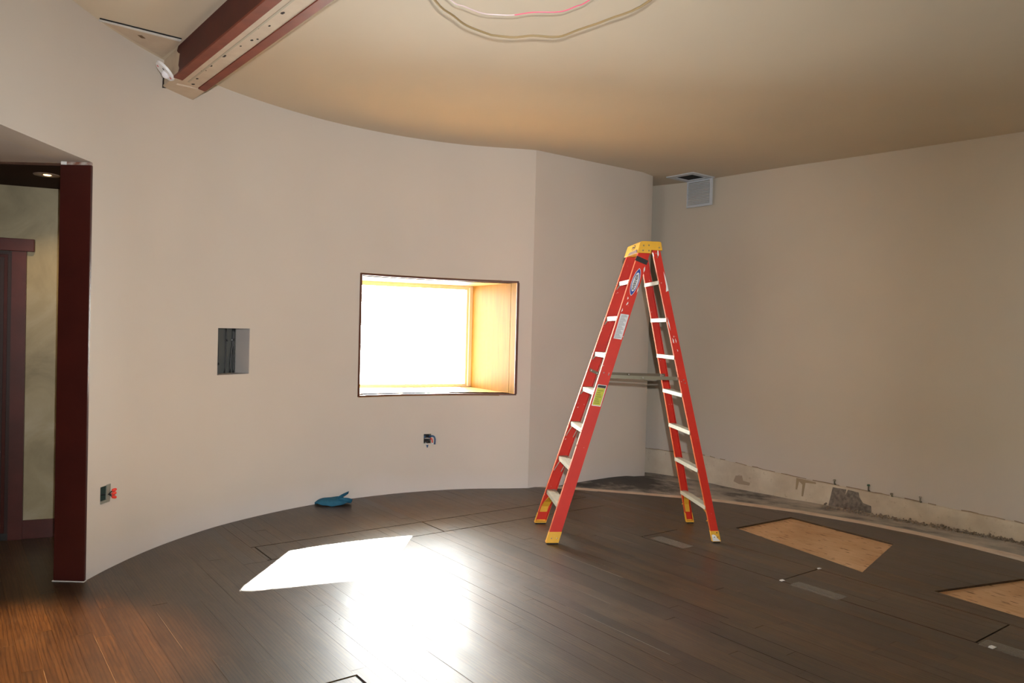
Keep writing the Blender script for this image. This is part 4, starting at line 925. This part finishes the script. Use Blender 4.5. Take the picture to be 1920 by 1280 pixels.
# ------------------------------------------------------------------ tape on the floor joints
def tape(e0, e1, d0, d1, label, sk=0.0):
    q = [ed(e0, d0), ed(e1, d0 + sk), ed(e1, d1 + sk), ed(e0, d1)]
    o = MB().hexa([(p.x, p.y, 0.0008) for p in q], [(p.x, p.y, 0.0016) for p in q]).build('tape_strip', M['tape'])
    return tag(o, label, 'tape', 'strips of clear tape on the floor joint')
tape(4.475, 4.60, 3.755, 4.09, 'dusty clear tape strip on the floor under the ladder')
tape(4.425, 4.54, 2.49, 2.825, 'dusty clear tape strip on the floor, the one nearest the plywood square')
tape(4.43, 4.55, 1.30, 1.70, 'torn clear tape strip on the floor in the right bottom corner')
def scrap(x, y, r, label):
    p = Vector((x, y)); q = [p + E2 * a_ * r + D2 * b_ * r for a_, b_ in ((-1.1, -0.6), (0.9, -0.75), (1.15, 0.5), (0.1, 0.75), (-1.0, 0.55))]
    tag(MB().hexa([(v.x, v.y, 0.0008) for v in q], [(v.x, v.y, 0.004) for v in q]).build('tape_scrap', M['lblwhite']), label, 'tape', 'white tape scraps on the floor joints')
scrap(1.83, 5.0, 0.017, 'white tape scrap at the near end of the short floor joint')
scrap(2.19, 5.28, 0.014, 'white tape scrap at the far end of the short floor joint')
scrap(2.58, 3.985, 0.02, 'white tape scrap on the torn clear tape, near the right bottom corner')

# ------------------------------------------------------------------ step ladder
LAD = tag(empty('step_ladder', (0.957, 6.116, 0), math.radians(6.47)), 'red fibreglass step ladder with a yellow top and cream steps', 'ladder')
fa = lambda z: -0.703 + 0.31 * z                           # leading edge of the front rails
ra = lambda z: 0.618 - 0.2255 * z                          # leading edge of the rear rails
wf = lambda z: 0.318 - 0.058 * z                           # outer face of the webs
wr = lambda z: 0.312 - 0.056 * z
def channel(al_, wd, wfn, sgn, z0, z1, fl_, t_=0.005, g=0.0):
    """C-section: web outside, two flanges turned inwards"""
    def sec(z):
        a = al_(z) - g; b = al_(z) + wd + g; o = wfn(z) + g; i = o - fl_
        pts = [(a, o), (b, o), (b, i), (b - t_, i), (b - t_, o - t_), (a + t_, o - t_), (a + t_, i), (a, i)]
        return [(x, -y * sgn, z) for x, y in pts]
    lo, hi = sec(z0), sec(z1); n = 8
    fs = [(0, 1, 4, 5), (1, 2, 3, 4), (5, 6, 7, 0)]
    mb = MB(); b_ = list(lo) + list(hi)
    faces = [tuple(reversed(q)) for q in fs] + [tuple(i + n for i in q) for q in fs] + [(i, (i + 1) % n, n + (i + 1) % n, n + i) for i in range(n)]
    k = [0] * len(faces)
    mb.add(b_, faces); mb.mi = k
    return mb
def edge_tone(o, al_):
    """orange edge on the leading flange"""
    return o
for sg in (1, -1):
    rail = channel(fa, 0.092, wf, sg, 0.030, 2.26, 0.034).build('front_rail', M['red'], LAD)
    rr = channel(ra, 0.061, wr, sg, 0.030, 2.28, 0.026).build('rear_rail', M['red'], LAD)
    for al_, wfn, fl_, o in ((fa, wf, 0.034, rail), (ra, wr, 0.026, rr)):      # lighter orange strip over the leading flange
        mb = MB(); lo = []; hi = []
        for z, L in ((0.09, lo), (2.22, hi)):
            a = al_(z); L += [(a - 0.0012, -(wfn(z)) * sg, z), (a + 0.0006, -(wfn(z)) * sg, z), (a + 0.0006, -(wfn(z) - fl_) * sg, z), (a - 0.0012, -(wfn(z) - fl_) * sg, z)]
        mb.hexa(lo, hi).build('orange_edge', M['orange'], o)
    # shoes
    for al_, wd, wfn, fl_ in ((fa, 0.092, wf, 0.036), (ra, 0.061, wr, 0.030)):
        sh = channel(al_, wd, wfn, sg, 0.012, 0.092, fl_, 0.006, g=0.0025)
        a, b = al_(0.012) - .0025, al_(0.012) + wd + .0025; o_, i_2 = wfn(0.012) + .0025, wfn(0.012) - fl_
        y0, y1 = sorted((-o_ * sg, -i_2 * sg)); sh.box((a, y0, 0.010), (b, y1, 0.020))
        foot = sh.build('foot', M['yellow'], LAD)
        MB().box((a + .008, y0 + .002, 0.0), (b - .004, y1 - .002, 0.0105)).build('rubber_pad', M['rubber'], foot)
        for fx in (0.3, 0.75):
            MB().disc((al_(0.05) + wd * fx, -(wfn(0.05) + .0022) * sg, 0.045), (0, -sg, 0), 0.0045, 0.003, 8).build('rivet', M['rivet'], foot)
# steps
ZS = [0.288, 0.576, 0.868, 1.160, 1.452, 1.745, 2.037]
for i, z in enumerate(ZS):
    a = fa(z) + 0.006; hw = wf(z) - 0.0058; D = 0.080
    mb = MB()
    mb.box((a, -hw, z - 0.003), (a + D, hw, z)); mb.box((a, -hw, z - 0.034), (a + 0.003, hw, z - 0.003)); mb.box((a + D - .003, -hw, z - 0.022), (a + D, hw, z - 0.003))
    for k in range(6): mb.box((a + 0.006 + k * 0.0125, -hw, z), (a + 0.011 + k * 0.0125, hw, z + 0.0016))
    stp = mb.build('step', M['alu'], LAD)
    for sg in (1, -1):
        long_ = i in (1, 2)
        dy, dz = (0.07, 0.125) if long_ else (0.028, 0.062)
        if i > 0:
            MB().tube([(a + 0.006, -sg * (hw - dy), z - 0.030), (fa(z - dz) + 0.012, -sg * (wf(z - dz) - 0.010), z - dz)], 0.0045 if long_ else 0.006, 6).build('step_brace', M['alu'], stp)
            if long_: MB().tube([(a + D - .01, -sg * (hw - dy), z - 0.018), (fa(z - dz) + 0.075, -sg * (wf(z - dz) - 0.012), z - dz - .01)], 0.0045, 6).build('step_brace', M['alu'], stp)
            if long_: MB().disc((fa(z - dz) - 0.001, -sg * (wf(z - dz) - 0.012), z - dz), (-1, 0, 0), 0.006, 0.003, 8).build('rivet', M['rivet'], stp)
        for zz in (z - .008, z - .026): MB().disc((fa(zz) - 0.001, -sg * (wf(zz) - 0.018), zz), (-1, 0, 0), 0.0045, 0.003, 8).build('rivet', M['rivet'], stp)
# yellow corner braces under the lowest step and the lowest rear bar
for sg in (1, -1):
    z = ZS[0]; a0 = fa(z) + 0.012
    P1 = [(a0, -sg * (wf(z) - 0.115), z - 0.036), (fa(0.19) + 0.016, -sg * (wf(.19) - 0.035), 0.19), (fa(0.14) + 0.014, -sg * (wf(.14) - 0.008), 0.145), (fa(0.10) + 0.012, -sg * (wf(.1) - 0.008), 0.098)]
    mb = MB()
    for p, q in zip(P1, P1[1:]):
        n_ = Vector((0, q[2] - p[2], -(q[1] - p[1]))).normalized() * 0.004
        mb.hexa([Vector(p), Vector(q), Vector(q) + n_, Vector(p) + n_], [Vector(p) + Vector((0.062, 0, 0)), Vector(q) + Vector((0.062, 0, 0)), Vector(q) + Vector((0.062, 0, 0)) + n_, Vector(p) + Vector((0.062, 0, 0)) + n_])
    mb.build('corner_brace', M['yellow'], LAD)
ZR = [z - 0.005 for z in ZS]
for i, z in enumerate(ZR):
    a = ra(z) - 0.002; hw = wr(z) - 0.0055
    mb = MB().hexa([(a, -hw, z - 0.003), (a + 0.052, -hw, z - 0.003), (a + 0.052, hw, z - 0.003), (a, hw, z - 0.003)], [(a, -hw, z), (a + 0.052, -hw, z), (a + 0.052, hw, z), (a, hw, z)])
    mb.box((a, -hw, z - 0.030), (a + .003, hw, z - 0.003)); mb.build('rear_bar', M['alu'], LAD)
for sg in (1, -1):
    z = ZR[0]; a0 = ra(z) + 0.004
    P1 = [(a0, -sg * (wr(z) - 0.085), z - 0.030), (ra(0.22) + 0.008, -sg * (wr(.22) - 0.034), 0.215), (ra(0.16) + 0.008, -sg * (wr(.16) - 0.009), 0.165), (ra(0.10) + 0.006, -sg * (wr(.1) - 0.009), 0.098)]
    mb = MB()
    for p, q in zip(P1, P1[1:]):
        n_ = Vector((0, q[2] - p[2], -(q[1] - p[1]))).normalized() * 0.004; w_ = Vector((0.042, 0, 0))
        mb.hexa([Vector(p), Vector(q), Vector(q) + n_, Vector(p) + n_], [Vector(p) + w_, Vector(q) + w_, Vector(q) + w_ + n_, Vector(p) + w_ + n_])
    mb.tube([(ra(.17) - 0.012, -sg * (wr(.17) - 0.016), 0.166), (ra(.17) + 0.01, -sg * (wr(.17) - 0.016), 0.170)], 0.004, 6)
    mb.build('corner_brace', M['yellow'], LAD)
# spreaders
for sg in (1, -1):
    w_ = wf(1.28) - 0.036 if sg == -1 else wf(1.28) - 0.032
    def flat(pts, h, name, mt, par):
        mb = MB()
        for p, q in zip(pts, pts[1:]):
            mb.hexa([(p[0], -sg * w_ - .002, p[1] - h), (q[0], -sg * w_ - .002, q[1] - h), (q[0], -sg * w_ + .002, q[1] - h), (p[0], -sg * w_ + .002, p[1] - h)],
                    [(p[0], -sg * w_ - .002, p[1] + h), (q[0], -sg * w_ - .002, q[1] + h), (q[0], -sg * w_ + .002, q[1] + h), (p[0], -sg * w_ + .002, p[1] + h)])
        return mb.build(name, mt, par)
    spd = flat([(fa(1.3) + .015, 1.305), (-0.22, 1.275), (0.06, 1.270)], 0.013, 'spreader', M['steel'] if sg == 1 else M['steeldk'], LAD)
    flat([(0.03, 1.270), (ra(1.27) + 0.03, 1.268)], 0.014, 'hinge_arm', M['steel'] if sg == 1 else M['steeldk'], spd)
    for x, z in ((fa(1.3) + .03, 1.30), (-0.22, 1.275), (0.05, 1.270), (ra(1.27) + 0.012, 1.268)):
        MB().disc((x, -sg * w_ - .004, z), (0, 1, 0), 0.006, 0.008, 8).build('rivet', M['rivet'], spd)
    MB().box((ra(1.27) - .012, -sg * w_ - .004, 1.258), (ra(1.27) + .004, -sg * w_ + .004, 1.280)).build('bright_clip', M['rivet'], spd)
# yellow top cap
prof = [(-0.020, 2.243), (0.088, 2.243), (0.092, 2.268), (0.182, 2.268), (0.174, 2.332), (0.160, 2.338), (0.020, 2.338), (0.006, 2.330)]
cap = MB().hexa([(a, -0.200 if i < 4 else -0.188, z) for i, (a, z) in enumerate(prof)], [(a, 0.200 if i < 4 else 0.188, z) for i, (a, z) in enumerate(prof)]).build('top_cap', M['yellow'], LAD, bevel=0.003)
for a, z in ((0.025, 2.263), (0.030, 2.302), (0.072, 2.263), (0.072, 2.305), (0.155, 2.290)):
    MB().disc((a, -0.1935 - (2.338 - z) * .08, z), (0, -1, 0.1), 0.006, 0.004, 8).build('rivet', M['steel'], cap)
for k, (a, b, mt) in enumerate(((0.046, 0.021, M['black']), (0.039, 0.016, M['yellow']), (0.034, 0.007, M['black']))):
    def cp(y, z, o): return (-0.020 + 0.026 * (z - 2.243) / 0.087 - 0.0016 - o, y, z)
    MB().hexa([cp(-0.03 + a * math.cos(j * PI / 10), 2.300 + b * math.sin(j * PI / 10), 0.0006 * k) for j in range(20)], [cp(-0.03 + a * math.cos(j * PI / 10), 2.300 + b * math.sin(j * PI / 10), 0.0006 * k + .0006) for j in range(20)]).build('emblem', mt, cap)
MB().hexa([(-0.0225, -0.19, 2.244), (-0.0225, 0.09, 2.244), (-0.0165, 0.03, 2.268), (-0.0155, -0.16, 2.272)], [(-0.0185, -0.19, 2.244), (-0.0185, 0.09, 2.244), (-0.0125, 0.03, 2.268), (-0.0115, -0.16, 2.272)]).build('cutout_shade', mat('painted_shade_plastic', (0.20, 0.12, 0.10), 0.6), cap)  # flat plate with the shade of the cap's recess painted in
# labels on the near front rail
def rp(z, fr, o=0.0): return (fa(z) + 0.092 * fr, -(wf(z) + 0.0008 + o), z)
def plate(name, pts, o, mt, par): return MB().hexa([rp(z, fr, o) for z, fr in pts], [rp(z, fr, o + 0.0006) for z, fr in pts]).build(name, mt, par)
def lens_pts(zc, hz_, frc, hf, n=28): return [(zc + hz_ * math.cos(2 * PI * k / n), frc + hf * math.sin(2 * PI * k / n) * abs(math.sin(2 * PI * k / n)) ** 0.35) for k in range(n)]
logo = plate('maker_label', lens_pts(2.015, 0.108, 0.52, 0.335), 0.0, M['lblwhite'], LAD)
plate('blue_field', lens_pts(2.015, 0.103, 0.52, 0.30), 0.0007, M['blue'], logo)
plate('white_band', [(2.015 + 0.074 * math.cos(2 * PI * k / 24), 0.52 + 0.235 * math.sin(2 * PI * k / 24)) for k in range(24)], 0.0014, M['lblwhite'], logo)
plate('silver_band', [(2.015 + 0.068 * math.cos(2 * PI * k / 24), 0.52 + 0.20 * math.sin(2 * PI * k / 24)) for k in range(24)], 0.0021, M['silver'], logo)
def text_mesh(body, name, mt, par, fn):
    cu = bpy.data.curves.new(name, 'FONT'); cu.body = body; cu.size = 1.0; cu.resolution_u = 2; cu.align_x = 'CENTER'; cu.align_y = 'CENTER'; cu.offset = 0.02; cu.extrude = 0.01
    to = bpy.data.objects.new(name, cu); C.objects.link(to); bpy.context.view_layer.update()
    me = bpy.data.meshes.new_from_object(to.evaluated_get(bpy.context.evaluated_depsgraph_get())); bpy.data.objects.remove(to)
    for v in me.vertices: v.co = fn(v.co.x, v.co.y, v.co.z)
    return link(name, me, mt, par)
text_mesh('WERNER', 'lettering', M['black'], logo, lambda x, y, z: rp(2.012 + x * 0.0305, 0.52 - y * 0.34, 0.0028 + z * 0.03))
sl_ = plate('rating_label', [(1.572, 0.19), (1.765, 0.13), (1.757, 0.88), (1.563, 0.90)], 0.0, M['silver'], LAD)
for k in range(17):
    z = 1.578 + k * 0.0107; plate('printed_line', [(z, 0.24), (z + .005, 0.24), (z + .005, 0.78 - 0.1 * ((k * 7) % 3)), (z, 0.78 - 0.1 * ((k * 7) % 3))], 0.0007, M['grey'], sl_)
w1 = plate('warning_label', [(1.052, 0.13), (1.215, 0.10), (1.207, 0.90), (1.044, 0.93)], 0.0, M['lblwhite'], LAD)
plate('yellow_field', [(1.058, 0.18), (1.190, 0.15), (1.183, 0.85), (1.050, 0.88)], 0.0007, M['lblyel'], w1)
plate('black_header', [(1.192, 0.15), (1.211, 0.15), (1.204, 0.86), (1.184, 0.86)], 0.0007, M['black'], w1)
for k in range(7): plate('printed_line', [(1.068 + k * .016, 0.28), (1.073 + k * .016, 0.28), (1.072 + k * .016, 0.72 - .08 * (k % 3)), (1.067 + k * .016, 0.72 - .08 * (k % 3))], 0.0014, mat('olive_ink', (0.16, 0.17, 0.02), 0.6), w1)
plate('black_strap', [(2.185, -0.10), (2.222, -0.06), (2.185, 1.06), (2.150, 1.02)], 0.0, M['black'], LAD)
for z, fr in ((1.305, 0.30), (1.290, 0.75)): MB().disc(rp(z, fr), (0, -1, 0), 0.005, 0.003, 8).build('rivet', M['rivet'], LAD)
# white paint smears on the near rear rail and foot
def rrp(z, fr, o=0.0): return (ra(z) + 0.061 * fr, -(wr(z) + 0.0006 + o), z)
def smear(pts, fn=rrp, o=0.0, mt=None): return MB().hexa([fn(z, fr, o) for z, fr in pts], [fn(z, fr, o + 0.0008) for z, fr in pts]).build('paint_smear', mt or M['whitepaint'], LAD)
smear([(2.105, 0.85), (2.06, 0.97), (1.99, 1.0), (1.955, 0.99), (1.945, 0.62), (1.99, 0.80), (2.05, 0.82)])
smear([(1.585, 0.2), (1.57, 0.34), (1.545, 0.30), (1.55, 0.18)]); smear([(1.585, 0.55), (1.56, 0.66), (1.545, 0.56)]); smear([(1.50, 0.5), (1.49, 0.62), (1.478, 0.55)])
smear([(2.28, 0.65), (2.27, 0.75), (2.235, 0.7), (2.22, 0.55), (2.235, 0.5)]); smear([(1.75, 0.1), (1.70, 0.2), (1.64, 0.16), (1.70, 0.06)])
smear([(0.014, -0.02), (0.014, 1.0), (0.028, 0.8), (0.038, 0.62), (0.058, 0.50), (0.066, 0.2), (0.060, -0.02)], o=0.003)
for z, fr in ((1.26, 0.55), (1.235, 0.65), (2.245, 0.35), (2.215, 0.45), (0.08, 0.72)): MB().disc(rrp(z, fr, 0.003 if z < .1 else 0), (0, -1, 0), 0.005, 0.003, 8).build('rivet', M['rivet'], LAD)
for pts in ([(2.09, 0.98), (2.11, 1.02), (2.14, 0.93), (2.12, 0.88)], [(1.90, 0.28), (1.885, 0.4), (1.875, 0.3)], [(1.86, 0.45), (1.845, 0.5), (1.83, 0.38), (1.84, 0.36)], [(1.98, 0.9), (1.95, 1.0), (1.93, 0.93)], [(1.81, 0.15), (1.79, 0.22), (1.775, 0.12)]):
    smear(pts, rp)
